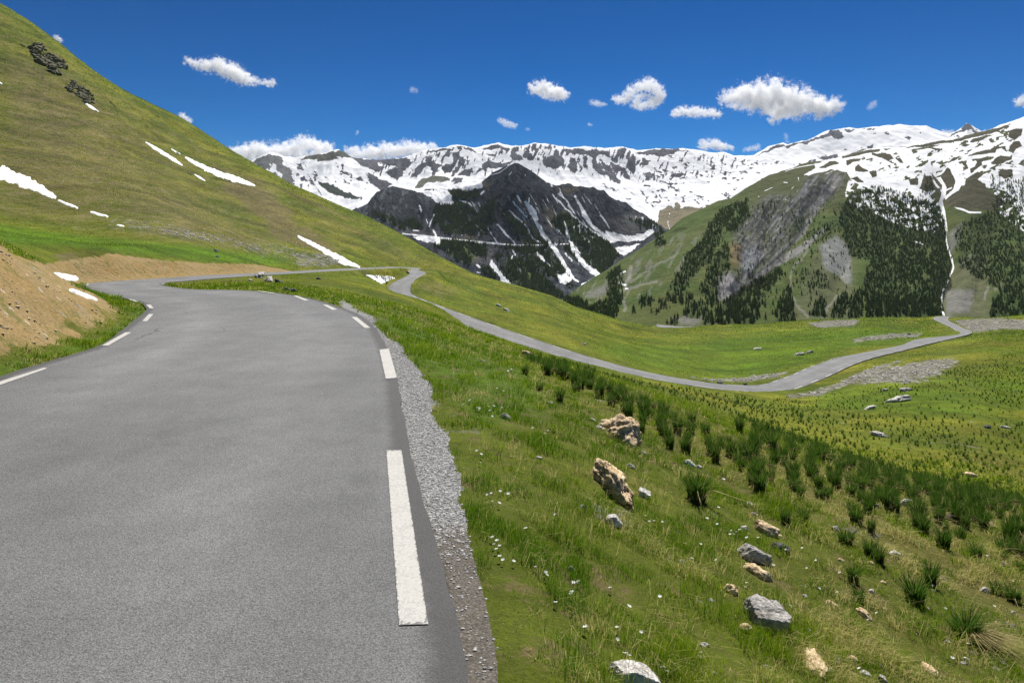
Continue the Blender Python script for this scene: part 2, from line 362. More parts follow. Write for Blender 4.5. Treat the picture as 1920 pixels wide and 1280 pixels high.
# ------------------------------------------------------------------ the ground: one height field around the viewpoint
CP = []
def cp(u, v, d): CP.append(W(u, v, d))
for q in [(1000,1280,3.15),(1200,1280,3.5),(1400,1280,3.95),(1650,1280,4.6),(1920,1280,5.2),(2300,1280,6.2),(900,1000,4.75),(1100,1000,5.4),(1300,1000,6.3),(1500,1000,7.3),
 (1700,1000,8.4),(1920,1000,9.8),(2300,1040,10.5),(830,800,7.4),(1000,800,8.3),(1150,800,9.6),(1280,800,11.6),(1400,815,13),(1600,880,13.5),(1760,920,13.8),(1920,955,14),(2300,1050,14.3),
 (1200,740,15),(1050,690,19),(940,650,24),(870,625,29),(760,620,17.5),(850,640,20),(800,590,33),(700,568,34),(640,552,40),
 (1920,930,32),(2300,990,34),(1760,895,35),(1600,862,38),(1600,800,60),(1920,850,52),(2300,880,55),(1400,790,46),(1400,760,72),(1250,732,62),(1280,760,52),(1050,678,55),(940,645,60),(1600,750,82),(1600,711,100),
 (1750,700,100),(1750,760,72),(1920,760,75),(2300,760,80),(1920,700,105),(1920,640,150),(2300,640,150),(1920,612,220),(1920,595,290),(2300,590,290),(1820,660,130),
 (1700,597,300),(1600,599,300),(1500,601,300),(1400,609,285),(1225,614,268),(1160,600,250),(1100,580,240),(1000,545,230),(1320,611,276),
 (1350,690,132),(1400,650,170),(1250,660,145),(1250,690,115),(1150,650,128),(1150,620,190),(1600,640,170),(1700,620,215),(1500,660,152),(1050,600,150),(950,590,130),(900,555,165),(850,520,195),(830,560,128),
 (840,490,260),(750,485,205),(600,480,140),(480,490,101),(500,450,145),(690,410,290),(600,440,190),(770,450,275),
 (330,487,67.5),(200,480,56.5),(450,493,82),(300,470,75),(100,460,70),(0,440,70),(100,440,85),(0,400,95),(300,430,100),(100,380,115),(300,380,130),(0,300,140),(200,300,170),(400,400,160),
 (0,150,200),(0,8,270),(100,72,275),(200,150,280),(340,222,290),(480,310,310),(600,370,300),(200,220,215),(350,300,230),(500,360,225),(-300,-180,280),(-300,60,190),(-300,300,130),(-300,430,60),(-700,-450,290),(-700,200,120),
 (0,600,12),(100,560,15),(0,475,14.5),(34,489,16),(100,511,19),(131,537,22),(190,549,24.5),(190,575,20.5),(110,620,14),(0,660,11),(120,522,45),(60,482,45),(0,465,40),(101,526,26),(34,506,23),(0,492,21),(150,545,33),
 (-300,530,9),(-300,425,12),(-300,450,30),(-700,560,6),(-700,430,9),
 (500,528,52),(600,518,72),(400,531,44),(640,535,55),(700,525,95),(700,545,60),(760,552,75),(820,590,60),(880,612,60),
 (480,528,47)]: cp(*q)
for u, v, d in [(0,8,270),(100,72,275),(200,150,280),(340,222,290),(480,310,310),(600,370,300),(690,410,290),(770,450,275),(840,490,260),(1000,545,230),(1100,580,240),(1160,600,250),(1225,614,268),(1320,611,276),(1400,609,285),(1500,601,300),(1600,599,300),(1700,597,300),(1920,595,290),(2300,590,290),(-300,-180,280)]:
    cp(u, v + 25, d * 1.16); cp(u, v + 130, d * 1.6)
for x, y, z in [(-10,-5,1),(-14,-8,2.2),(-8,0,.25),(-9.5,4,.5),(-7.5,-8,.15),(-20,0,3),(-30,10,5),(2,-6,-.25),(5,-6,-1.2),(1.2,0,-.1),(3,0,-.7),(6,0,-1.7),(12,0,-3.8),(20,4,-7),(9,5,-2.4),(12,9,-3.4)]: CP.append(np.array([x, y, z], float))
for i in range(0, len(Cr), 1):
    pass
acc = 0; last = Cr[0]
for i in range(len(Cr)):
    r = math.hypot(Cr[i, 0], Cr[i, 1] + 6)
    if np.linalg.norm(Cr[i] - last) > max(1.5, r * .085):
        last = Cr[i]; CP.append(Lr[i].copy()); CP.append(Rr[i].copy())
for i in range(0, len(L2), 12): CP.append((L2[i] + R2[i]) / 2)
LOWV = [(724,539),(741,548),(781,559),(808,569),(838,584),(855,594),(875,611),(909,623),(976,645),(1043,666),(1110,683),(1178,700),(1245,714),(1280,721),(1347,733),(1414,740),(1440,741)]
for (u, v), d in zip(LOWV[3:15], (105,98,94,90,88,85,83,81,80,80,80,82)): cp(u, v + .5, d)
CP = np.array(CP)
OY = -6.0
cth = np.arctan2(CP[:, 0], CP[:, 1] - OY); clr = np.log(np.hypot(CP[:, 0], CP[:, 1] - OY)); cval = CP[:, 2] / np.exp(clr)
def kern(d2): return np.where(d2 > 0, d2 * np.log(d2 + 1e-12) * .5, 0)
Q = np.stack([cth * 2.2, clr], 1); n = len(Q)
A_ = kern(((Q[:, None] - Q[None]) ** 2).sum(-1)) + np.eye(n) * 2e-4
Pm = np.hstack([np.ones((n, 1)), Q])
sol = np.linalg.solve(np.vstack([np.hstack([A_, Pm]), np.hstack([Pm.T, np.zeros((3, 3))])]), np.concatenate([cval, np.zeros(3)]))
NT, NR = 860, 700
TH = np.linspace(math.radians(-60), math.radians(60), NT); LR = np.linspace(math.log(1.2), math.log(520), NR)
def rbf(th, lr):
    q = np.stack([th.ravel() * 2.2, lr.ravel()], 1); out = np.empty(len(q))
    for s in range(0, len(q), 40000):
        b = q[s:s + 40000]; d2 = ((b ** 2).sum(1)[:, None] + (Q ** 2).sum(1)[None] - 2 * b @ Q.T).clip(0)
        out[s:s + 40000] = kern(d2) @ sol[:n] + sol[n] + b @ sol[n + 1:]
    return out.reshape(th.shape)
# coarse solve, then linear refinement
tc, lc = np.linspace(TH[0], TH[-1], 216), np.linspace(LR[0], LR[-1], 234)
Gc = rbf(*np.meshgrid(tc, lc))
def up(G, xs, ys, xq, yq):
    fx = np.interp(xq, xs, np.arange(len(xs))); fy = np.interp(yq, ys, np.arange(len(ys)))
    def cub(A, f):                                 # Catmull-Rom along axis 0
        i = np.floor(f).astype(int).clip(0, len(A) - 2); t = (f - i)[:, None]
        g = lambda k: A[(i + k).clip(0, len(A) - 1)]
        p0, p1, p2, p3 = g(-1), g(0), g(1), g(2)
        return p1 + .5 * t * (p2 - p0 + t * (2 * p0 - 5 * p1 + 4 * p2 - p3 + t * (3 * (p1 - p2) + p3 - p0)))
    return cub(cub(G, fy).T, fx).T
RR = np.exp(LR)[:, None]; THm, RRm = np.meshgrid(TH, np.exp(LR))
ZA = up(Gc, tc, lc, TH, LR) * RRm
XA = np.sin(THm) * RRm; YA = np.cos(THm) * RRm + OY
DA = np.hypot(XA, YA)
# relief
amp = np.clip(DA * .0032, .0, .8) * sst(2, 9, DA)
ZA += amp * (fbm(XA / (1.5 + DA * .045), YA / (1.5 + DA * .045), 4, 3) - .5) * 2
ZA += (.05 * (fbm(XA / .55, YA / .55, 4, 31) - .5) + .10 * (fbm(XA / .8, YA / .8, 3, 35) - .5)) * (1 - sst(20, 45, DA))
ZA += sst(120, 240, DA) * .5 * (fbm(XA / 3.2, YA / 3.2, 4, 33) - .5)
# nothing between the eye and the lower bends rises above the lower edge of the road
far_i = np.nonzero((Cr[:, 1] > 60) & (np.arange(len(Cr)) > np.argmax(Cr[:, 1] > 120)))[0]
if 1:
    P = np.vstack([Rr[far_i], Lr[far_i]]); ub, vb = PX(P[:, 0], P[:, 1], P[:, 2])
    cols = np.arange(724, 1831); low = np.full(len(cols), -1e9); dd = np.zeros(len(cols))
    for q in range(len(P)):
        c = int(round(ub[q])) - 724
        if 0 <= c < len(cols) and vb[q] > low[c]: low[c] = vb[q]; dd[c] = P[q, 1]
    ok = low > 0; low = np.interp(cols, cols[ok], low[ok]); dd = np.interp(cols, cols[ok], dd[ok])
    lu, lv = np.array(LOWV).T; low = np.where(cols <= 1440, np.interp(cols, lu, lv), low)
    uu, vv = PX(XA, YA, ZA)
    lim = np.interp(uu, cols, low, left=-1, right=-1); dl = np.interp(uu, cols, dd)
    m = (lim > 0) & (YA > 24) & (YA < dl - .5)
    zmax = CZ - (lim + np.clip((dl - YA) * .04, .1, 3) - V0) / F * YA
    ZA = np.where(m, np.minimum(ZA, zmax), ZA)
# the road bed is cut into it
def cut(ZA, L, R, margin, depth=.07):
    C = (L + R) / 2; tg = np.gradient(C[:, :2], axis=0); tg /= np.linalg.norm(tg, axis=1)[:, None]
    nn = np.stack([tg[:, 1], -tg[:, 0]], 1); wd = np.abs(((R - L)[:, :2] * nn).sum(1)) / 2
    wd = smooth(wd[:, None], 6)[:, 0]
    best = np.full(ZA.shape, 1e9); off = np.full(ZA.shape, 1e9); zz = np.zeros(ZA.shape); sd = np.zeros(ZA.shape)
    for k in range(0, len(C)):
        x, y, z = C[k]; r = math.hypot(x, y - OY); rad = wd[k] + margin
        th = math.atan2(x, y - OY); da = math.asin(min(1, rad / max(r, rad + .01)))
        i0, i1 = np.searchsorted(TH, [th - da, th + da]); j0, j1 = np.searchsorted(LR, [math.log(max(r - rad, .5)), math.log(r + rad)])
        if i0 == i1 or j0 == j1: continue
        s = (slice(j0, j1), slice(i0, i1))
        dx = XA[s] - x; dy = YA[s] - y; d = dx * dx + dy * dy
        m = d < best[s]
        if not m.any(): continue
        lat = dx * nn[k, 0] + dy * nn[k, 1]
        b = best[s]; b[m] = d[m]; o = off[s]; o[m] = np.sqrt(d[m]) - wd[k]; q = zz[s]; q[m] = z; g = sd[s]; g[m] = lat[m]
    return off, zz, sd
offA, zzA, sdA = cut(ZA, Lr, Rr, 4.5)
off2, zz2, _ = cut(ZA, L2, R2, 4.5)
for off, zz, blend in ((off2, zz2, 3.0), (offA, zzA, None)):
    bl = np.clip(.5 + DA * .03, .5, 3.2) if blend is None else blend
    w = 1 - sst(.08, 1, (off - .02) / bl)
    w = np.where(off > 50, 0, w)
    tgt = zz - np.where(off < -.02, .075, .045)
    ZA = ZA * (1 - w) + tgt * w
def zat(x, y):
    x = np.asarray(x, float); y = np.asarray(y, float)
    fx = ((np.arctan2(x, y - OY) - TH[0]) / (TH[1] - TH[0])).clip(0, NT - 1.001); fy = ((np.log(np.hypot(x, y - OY)) - LR[0]) / (LR[1] - LR[0])).clip(0, NR - 1.001)
    i = fx.astype(int); j = fy.astype(int); a = fx - i; b = fy - j
    return (ZA[j, i] * (1 - a) + ZA[j, i + 1] * a) * (1 - b) + (ZA[j + 1, i] * (1 - a) + ZA[j + 1, i + 1] * a) * b
def fieldat(G, x, y):
    fx = ((np.arctan2(x, y - OY) - TH[0]) / (TH[1] - TH[0])).clip(0, NT - 1).round().astype(int); fy = ((np.log(np.hypot(x, y - OY)) - LR[0]) / (LR[1] - LR[0])).clip(0, NR - 1).round().astype(int)
    return G[fy, fx]
_dm = np.exp(np.linspace(math.log(1.5), math.log(480), 2600))
def hit(u, v, dmin=0):
    """world point of the ground behind a photo pixel"""
    x = (u - 960) / F * _dm; z = CZ - (v - V0) / F * _dm
    b = np.nonzero((zat(x, _dm) > z) & (_dm > dmin))[0]
    k = b[0] if len(b) else -1
    d = _dm[k]; return np.array([x[k], d, float(zat(x[k], d))])

UA, VA = PX(XA, YA, ZA)
wob = lambda k, s: (fbm(XA / k, YA / k, 4, s) - .5)
def A_poly(poly, soft, wobble=0.0, k=3.0, s=50):
    return 1 - sst(-soft, soft, poly_sd(UA + wobble * wob(k, s), VA + wobble * .5 * wob(k, s + 7), poly))
inview = (YA > 1)
gr_edge = [(693,590),(714,622),(746,648),(772,678),(796,712),(814,739),(812,772),(832,809),(850,846),(862,924),(874,980),(874,1000)]
ap_edge = [(872,985),(895,1070),(917,1156),(931,1231),(934,1280),(950,1500)]
at = {}
at['gravel'] = A_poly([(640,560),(660,575)] + gr_edge + [(800,1000),(600,800),(640,640)], 7, 24, .45) * inview * (sdA > 0)
at['apron'] = A_poly(ap_edge + [(840,1500),(760,1000),(800,985)], 5, 6, .25) * inview * (sdA > 0)
mound = [(-900,380),(-300,400),(0,464),(40,484),(101,505),(140,535),(185,540),(235,562),(262,578),(250,592),(200,625),(110,665),(0,690),(-400,780),(-900,900)]
bank = [(60,500),(160,482),(215,476),(300,488),(420,494),(520,498),(600,492),(640,497),(600,507),(420,516),(330,521),(200,531),(150,535),(120,520)]
at['dirt'] = np.maximum(A_poly([(-900,380),(-300,400),(0,462),(40,482),(101,503),(140,530),(165,545),(200,560),(240,588),(150,634),(60,662),(-60,690),(-400,740),(-900,800)], 14, 24, 1.2), A_poly(bank, 4, 8, 2.5)) * (DA < 105) * inview
strip = A_poly([(-200,770),(0,712),(120,680),(190,652),(250,615),(280,590),(270,562),(190,545),(155,528),(140,533),(200,562),(235,575),(245,590),(210,618),(130,648),(0,685),(-200,750)], 8, 14, .8)
at['dirt'] *= 1 - strip
at['dirt'] *= 1 - .42 * A_poly([(-300,800),(-300,720),(0,640),(120,600),(200,560),(260,560),(290,590),(190,670),(0,740)], 40, 20, 1)
at['lush'] = np.clip(np.maximum.reduce([strip, A_poly([(690,585),(760,600),(880,640),(1000,690),(1040,760),(900,800),(800,700)], 25, 20), A_poly([(-200,470),(0,455),(200,470),(420,494),(560,498),(520,480),(300,455),(150,440),(0,420),(-200,430)], 8, 10, 8),
    .75 * A_poly([(1100,650),(1250,640),(1420,625),(1650,605),(1740,625),(1600,655),(1450,700),(1350,715),(1200,690)], 18, 25, 12), .6 * A_poly([(1500,735),(1640,720),(1920,690),(1920,760),(1700,790),(1560,760)], 20, 30, 10)]), 0, 1)
sc1 = A_poly([(1575,715),(1640,690),(1700,680),(1780,672),(1800,680),(1760,705),(1700,716),(1620,722)], 8, 30, 6)
sc2 = A_poly([(1510,606),(1560,600),(1610,600),(1600,611),(1540,615)], 3, 12, 10)
sc3 = A_poly([(1600,634),(1680,624),(1730,624),(1720,632),(1640,638),(1600,644)], 4, 12, 8)
sc4 = A_poly([(1786,600),(1850,596),(1920,598),(1990,600),(1990,618),(1880,618),(1825,624),(1800,612)], 4, 12, 9)
sc5 = A_poly([(1470,741),(1520,734),(1560,722),(1640,688),(1700,672),(1660,690),(1590,722),(1540,742),(1480,748)], 4, 10, 5)
sc6 = A_poly([(1285,706),(1340,715),(1400,716),(1450,708),(1490,695),(1450,700),(1390,708),(1330,710)], 2.5, 6, 5)
hs = A_poly([(190,412),(260,408),(420,440),(560,470),(560,492),(440,470),(300,440),(210,425)], 12, 30, 9) * .44
at['scree'] = np.clip(np.maximum.reduce([sc1 * .72, sc2 * .8, sc3 * .75, sc4 * .8, sc5 * .8, sc6 * .75, hs, .55 * A_poly([(540,470),(640,478),(640,500),(560,500)], 6, 14, 6)]), 0, 1)
hill = sst(.0, 1, 1 - sst(-30, 10, poly_sd(UA, VA, [(-900,-400),(0,8),(200,150),(480,310),(690,410),(840,490),(1000,545),(820,520),(640,480),(420,470),(200,460),(0,420),(-900,420)])))
b1 = A_poly([(480,345),(430,330),(400,310),(520,440),(600,480),(680,500),(560,420)], 16, 40, 15)
b2 = A_poly([(0,130),(120,130),(240,250),(420,400),(520,470),(420,470),(250,420),(0,390)], 60, 60, 30)
at['brown'] = np.clip(.47 * hill + .65 * b1 + .26 * b2 + .35 * A_poly([(560,500),(700,503),(760,508),(720,522),(560,512)], 6, 10, 5) + .5 * A_poly([(770,540),(800,520),(880,545),(830,560)], 8, 10, 5) + .5 * A_poly([(150,470),(250,470),(215,490),(120,492),(60,480)], 5, 6, 4), 0, 1)
fold = [(870,622),(960,650),(1050,680),(1160,725),(1280,790),(1450,840),(1600,880),(1760,918),(1920,955)]
dz = A_poly([(1180,780),(1400,820),(1920,950),(1920,1120),(1700,1040),(1500,960),(1380,900),(1240,860)], 40, 60, 1.5)
at['dry'] = np.clip(.62 * dz + .34 * A_poly([(1380,1010),(1560,1000),(1920,1060),(2300,1120),(2300,1400),(1560,1400),(1440,1180)], 60, 80, 1.2) + .42 * A_poly([(1250,750),(1500,770),(1750,830),(1920,930),(1920,860),(1700,790),(1450,745)], 25, 40, 6) + .5 * A_poly([(760,590),(860,618),(960,660),(900,640),(780,605)], 8, 12, 2)
    + .35 * A_poly([(1180,640),(1300,635),(1420,640),(1300,655)], 12, 30, 8) + .28 * (fbm(XA / 2.2, YA / 2.2, 4, 77) - .3) * (DA < 40), 0, 1)
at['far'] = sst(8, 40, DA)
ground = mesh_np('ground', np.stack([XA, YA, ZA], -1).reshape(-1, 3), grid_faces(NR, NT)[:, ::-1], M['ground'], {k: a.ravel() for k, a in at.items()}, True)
tag(ground, kind='structure')
vf = np.linspace(-6500, 6500, 41); vx, vy = np.meshgrid(vf, np.linspace(-2500, 7600, 41))
tag(mesh_np('valley_floor', np.stack([vx, vy, -178 + 0 * vx], -1).reshape(-1, 3), grid_faces(41, 41), M['mtB'], cols={'alb': np.tile((.05, .075, .02), (1681, 1))}), kind='structure')

# ------------------------------------------------------------------ road sheets
def strip_mesh(name, L, R, ncol=12, jag=0.0):
    t = np.concatenate([[0, .008, .03], np.linspace(.07, .93, ncol), [.97, .992, 1]])
    wv = R - L; P = L[:, None] + wv[:, None] * t[None, :, None]
    wd = np.linalg.norm(wv, axis=1)
    s = np.arange(len(L))
    if jag:
        nv = wv / wd[:, None]
        P[:, 0] += nv * (jag * (fbm(s * .9, s * 0, 4, 5) - .5))[:, None]; P[:, -1] += nv * (jag * (fbm(s * .9, s * 0 + 9, 4, 6) - .5))[:, None]
    edge = np.minimum(t[None], 1 - t[None]) * wd[:, None] + 0 * P[..., 0]
    lane = (np.exp(-((t - .27) / .09) ** 2) + np.exp(-((t - .73) / .09) ** 2))[None] + 0 * edge
    P[..., 2] += .004 + 0 * P[..., 2]
    sk0 = P[:, :1].copy(); sk0[..., 2] -= .16; sk1 = P[:, -1:].copy(); sk1[..., 2] -= .16
    P = np.concatenate([sk0, P, sk1], 1); edge = np.concatenate([0 * edge[:, :1], edge, 0 * edge[:, :1]], 1); lane = np.concatenate([lane[:, :1], lane, lane[:, :1]], 1)
    return mesh_np(name, P.reshape(-1, 3), grid_faces(P.shape[0], P.shape[1])[:, ::-1], M['asphalt'], {'edge': edge.ravel(), 'lane': lane.ravel()}, False)
road = tag(strip_mesh('road', Lr, Rr, 14, .05), kind='structure')
stubroad = tag(strip_mesh('road', L2, R2, 6), kind='structure')
def dash(quad, n=8):
    q = np.array(quad); t = np.linspace(0, 1, n)[:, None]
    t[1] = .03; t[-2] = .97
    a = q[0] + (q[3] - q[0]) * t; b = q[1] + (q[2] - q[1]) * t; s = np.array([0, .14, .86, 1])
    P = a[:, None] + (b - a)[:, None] * s[None, :, None]; inn = np.zeros((n, 4)); inn[1:-1, 1:3] = 1
    o = mesh_np('edge_dash', P.reshape(-1, 3), grid_faces(n, 4)[:, ::-1], M['paint'], {'inner': inn.ravel()}, parent=road)
    return o
DASH = [((724,843),(753,843),(803,1169),(748,1171)),((711,655),(729,653),(745,708),(723,710)),((658.5,594),(668.6,594),(695,614.6),(683.7,614.6)),((605,571),(613,571),(633.4,580),(623,581)),
 ((549.4,554.3),(556,554),(579.6,562.7),(571,563.4)),((481,545.3),(486,545.2),(515.8,549.3),(511,550.2)),((-70,736),(-70,746),(90,690),(82,689)),((190,647.8),(203,647.8),(247,622.6),(235,622.6)),
 ((266.7,602),(275.8,602),(287.9,588.5),(278.8,588.5)),((273.5,571),(282.6,571),(288.6,578),(281,578))]
for q in DASH:
    dash([WD(u, v, 1.99) for u, v in q])
for q, dr in ((((240,560.8),(246,560.4),(264.4,565.6),(257.6,566.6)),2.05),(((200,552.6),(205.5,552.2),(217,556.5),(211.5,557.3)),2.24),(((178,545.6),(181,545.2),(186,547.6),(183,548.2)),2.5),(((157.5,537),(159.5,537),(168,531.6),(164,531.4)),2.86),(((300,534),(303,533.2),(310,531.2),(307,531)),2.9)):
    dash([WD(u, v, dr - .02) for u, v in q], 5)
k0 = int(np.argmax(Cr[:, 1] > 60)); 
for side in (0, 1):
    s0 = Sr[np.nonzero((Cr[:, 0] > -20) & (Cr[:, 1] > 100))[0][0]]
    while s0 < Sr[-1] - 50:
        i0, i1 = np.searchsorted(Sr, [s0, s0 + 3.0])
        idx = np.arange(i0, i1 + 1, 2); wv = Rr[idx] - Lr[idx]; wv /= np.linalg.norm(wv, axis=1)[:, None]
        a = (Lr[idx] + wv * .25) if side == 0 else (Rr[idx] - wv * .43); b = a + wv * .18
        P = np.stack([a, b], 1); P[..., 2] += .016
        mesh_np('edge_dash', P.reshape(-1, 3), grid_faces(len(idx), 2)[:, ::-1], M['paint'], {'inner': np.ones(2 * len(idx))}, parent=road)
        s0 += 6.5
print('ground', time.time() - T0)
#@@MOUNT
# ------------------------------------------------------------------ mountains: profiles lofted along the line of view, each a real surface with a back
def T(k, *pts):
    ox, oy, s = {1: (460, 250, 5.953), 2: (720, 260, 5.953), 3: (980, 260, 5.953), 4: (760, 420, 6.0), 5: (1400, 230, 7.11), 6: (1640, 220, 6.736), 7: (1220, 360, 4.923), 8: (1280, 220, 2.976), 9: (860, 220, 2.976)}[k]
    return [(ox + p[0] / s, oy + p[1] / s) + ((.55 * p[2] / s,) if len(p) > 2 else ()) for p in pts]
def pchip(xk, yk, xq):
    """xk (K,N) increasing along 0, yk (K,N), xq (R,N): monotone cubic per column"""
    h = np.diff(xk, axis=0); dl = np.diff(yk, axis=0) / h
    m = np.zeros_like(yk); m[0] = dl[0]; m[-1] = dl[-1]
    a, b = dl[:-1], dl[1:]
    with np.errstate(divide='ignore', invalid='ignore'):
        hm = 2 * a * b / (a + b)
    m[1:-1] = np.where(a * b > 0, hm, 0)
    out = np.zeros_like(xq)
    for k in range(len(xk) - 1):
        s = (xq >= xk[k]) & (xq <= xk[k + 1])
        t = np.clip((xq - xk[k]) / h[k], 0, 1)
        v = (2 * t ** 3 - 3 * t ** 2 + 1) * yk[k] + (t ** 3 - 2 * t ** 2 + t) * h[k] * m[k] + (3 * t ** 2 - 2 * t ** 3) * yk[k + 1] + (t ** 3 - t ** 2) * h[k] * m[k + 1]
        out = np.where(s, v, out)
    return out
class Mount:
    def __init__(s, us, knots, rows):
        """knots: list of (v polyline [(u,v)..], depth polyline [(u,d)..]) near to far; the one before last is the crest"""
        K = len(knots)
        vk = np.array([np.interp(us, *np.array(k[0], float).T) for k in knots]); dk = np.array([np.interp(us, *np.array(k[1], float).T) for k in knots])
        for k in range(1, K): dk[k] = np.maximum(dk[k], dk[k - 1] + 20)
        zk = CZ - (vk - V0) / F * dk
        ts = np.concatenate([k + np.arange(r) / r for k, r in enumerate(rows)] + [[K - 1]])
        i = np.minimum(ts.astype(int), K - 2); f = (ts - i)[:, None]
        s.D = dk[i] * (1 - f) + dk[i + 1] * f
        s.X = (us - 960)[None] / F * s.D; s.Y = s.D; s.Z = pchip(dk, zk, s.D); s.t = ts[:, None] + 0 * s.D; s.U = us[None] + 0 * s.D; s.crest = K - 2
        s.shape = s.D.shape
    def done(s): s.u, s.v = PX(s.X, s.Y, s.Z)
    def build(s, name, mat, alb, snow):
        r, c = s.shape
        return tag(mesh_np(name, np.stack([s.X, s.Y, s.Z], -1).reshape(-1, 3), grid_faces(r, c), M[mat], {'snow': snow.ravel()}, True, cols={'alb': alb.reshape(-1, 3)}), kind='structure')
def fld(sd, k): return np.clip(.5 - sd / k, 0, 1)           # 1 inside, 0 outside, soft over k pixels
def lay(alb, m, col):
    return alb * (1 - m[..., None]) + np.array(col) * m[..., None]

# ---- far snow ridge
crD = [(200,330),(400,318),(440,312),(475,302),(488,295),(504,291),(520,292),(534,297),(564,297),(588,292),(610,289),(635,284),(648,287),(662,296),(709,299),(756,296),(790,285),(820,281),(840,279),(860,275),(890,280),(934,272),(971,275),(1001,270),(1030,273),(1058,277),(1068,280),(1129,282),(1169,279),(1196,284),(1230,280),(1280,280),(1330,290),(1398,297),(1414,296),(1438,281),(1452,277),(1468,273),(1478,277),(1515,267),(1549,251),(1572,245),(1592,243),(1633,242),(1683,240),(1715,237.5),(1737,238),(1757,247),(1781,254),(1797,245),(1813,232.5),(1822,238),(1831,245),(1850,256),(1900,262),(2100,280),(2400,300)]
us = np.arange(300, 2150, 1.5)
mD = Mount(us, [([(0,520),(3000,520)], [(0,2900),(3000,2900)]), ([(0,440),(700,430),(1240,442),(1400,400),(1700,330),(3000,330)], [(0,3500),(1240,3500),(1800,3900),(3000,3900)]),
  ([(0,390),(600,345),(900,330),(1050,335),(1240,345),(1400,325),(1500,310),(1700,275),(1800,270),(3000,300)], [(0,4200),(1240,4500),(1800,4500),(3000,4500)]),
  (crD, [(0,4700),(1100,5000),(1240,5100),(1500,5000),(3000,5000)]), ([(0,420),(3000,420)], [(0,6500),(3000,6500)])], [20, 90, 90, 80, 14])
tw = sst(0.6, 1.6, mD.t) * (1 - .75 * np.exp(-((mD.t - 3) / .12) ** 2))
rD = ridged(mD.X / 520 + mD.Y / 2600, mD.Y / 900, 5, 11) - .55
mD.Z += tw * (70 * rD + 26 * (fbm(mD.X / 120, mD.Y / 190, 4, 12) - .5)) + 6 * (fbm(mD.X / 34, mD.Y / 60, 3, 17) - .5) * sst(1, 2, mD.t)
mD.done(); u, v = mD.u, mD.v
def wb(k, s): return fbm(u / k, v / k, 4, s) - .5
uw, vw = u + 11 * wb(9, 61) + 4 * wb(3, 67), v + 7 * wb(9, 62) + 3 * wb(3, 68)
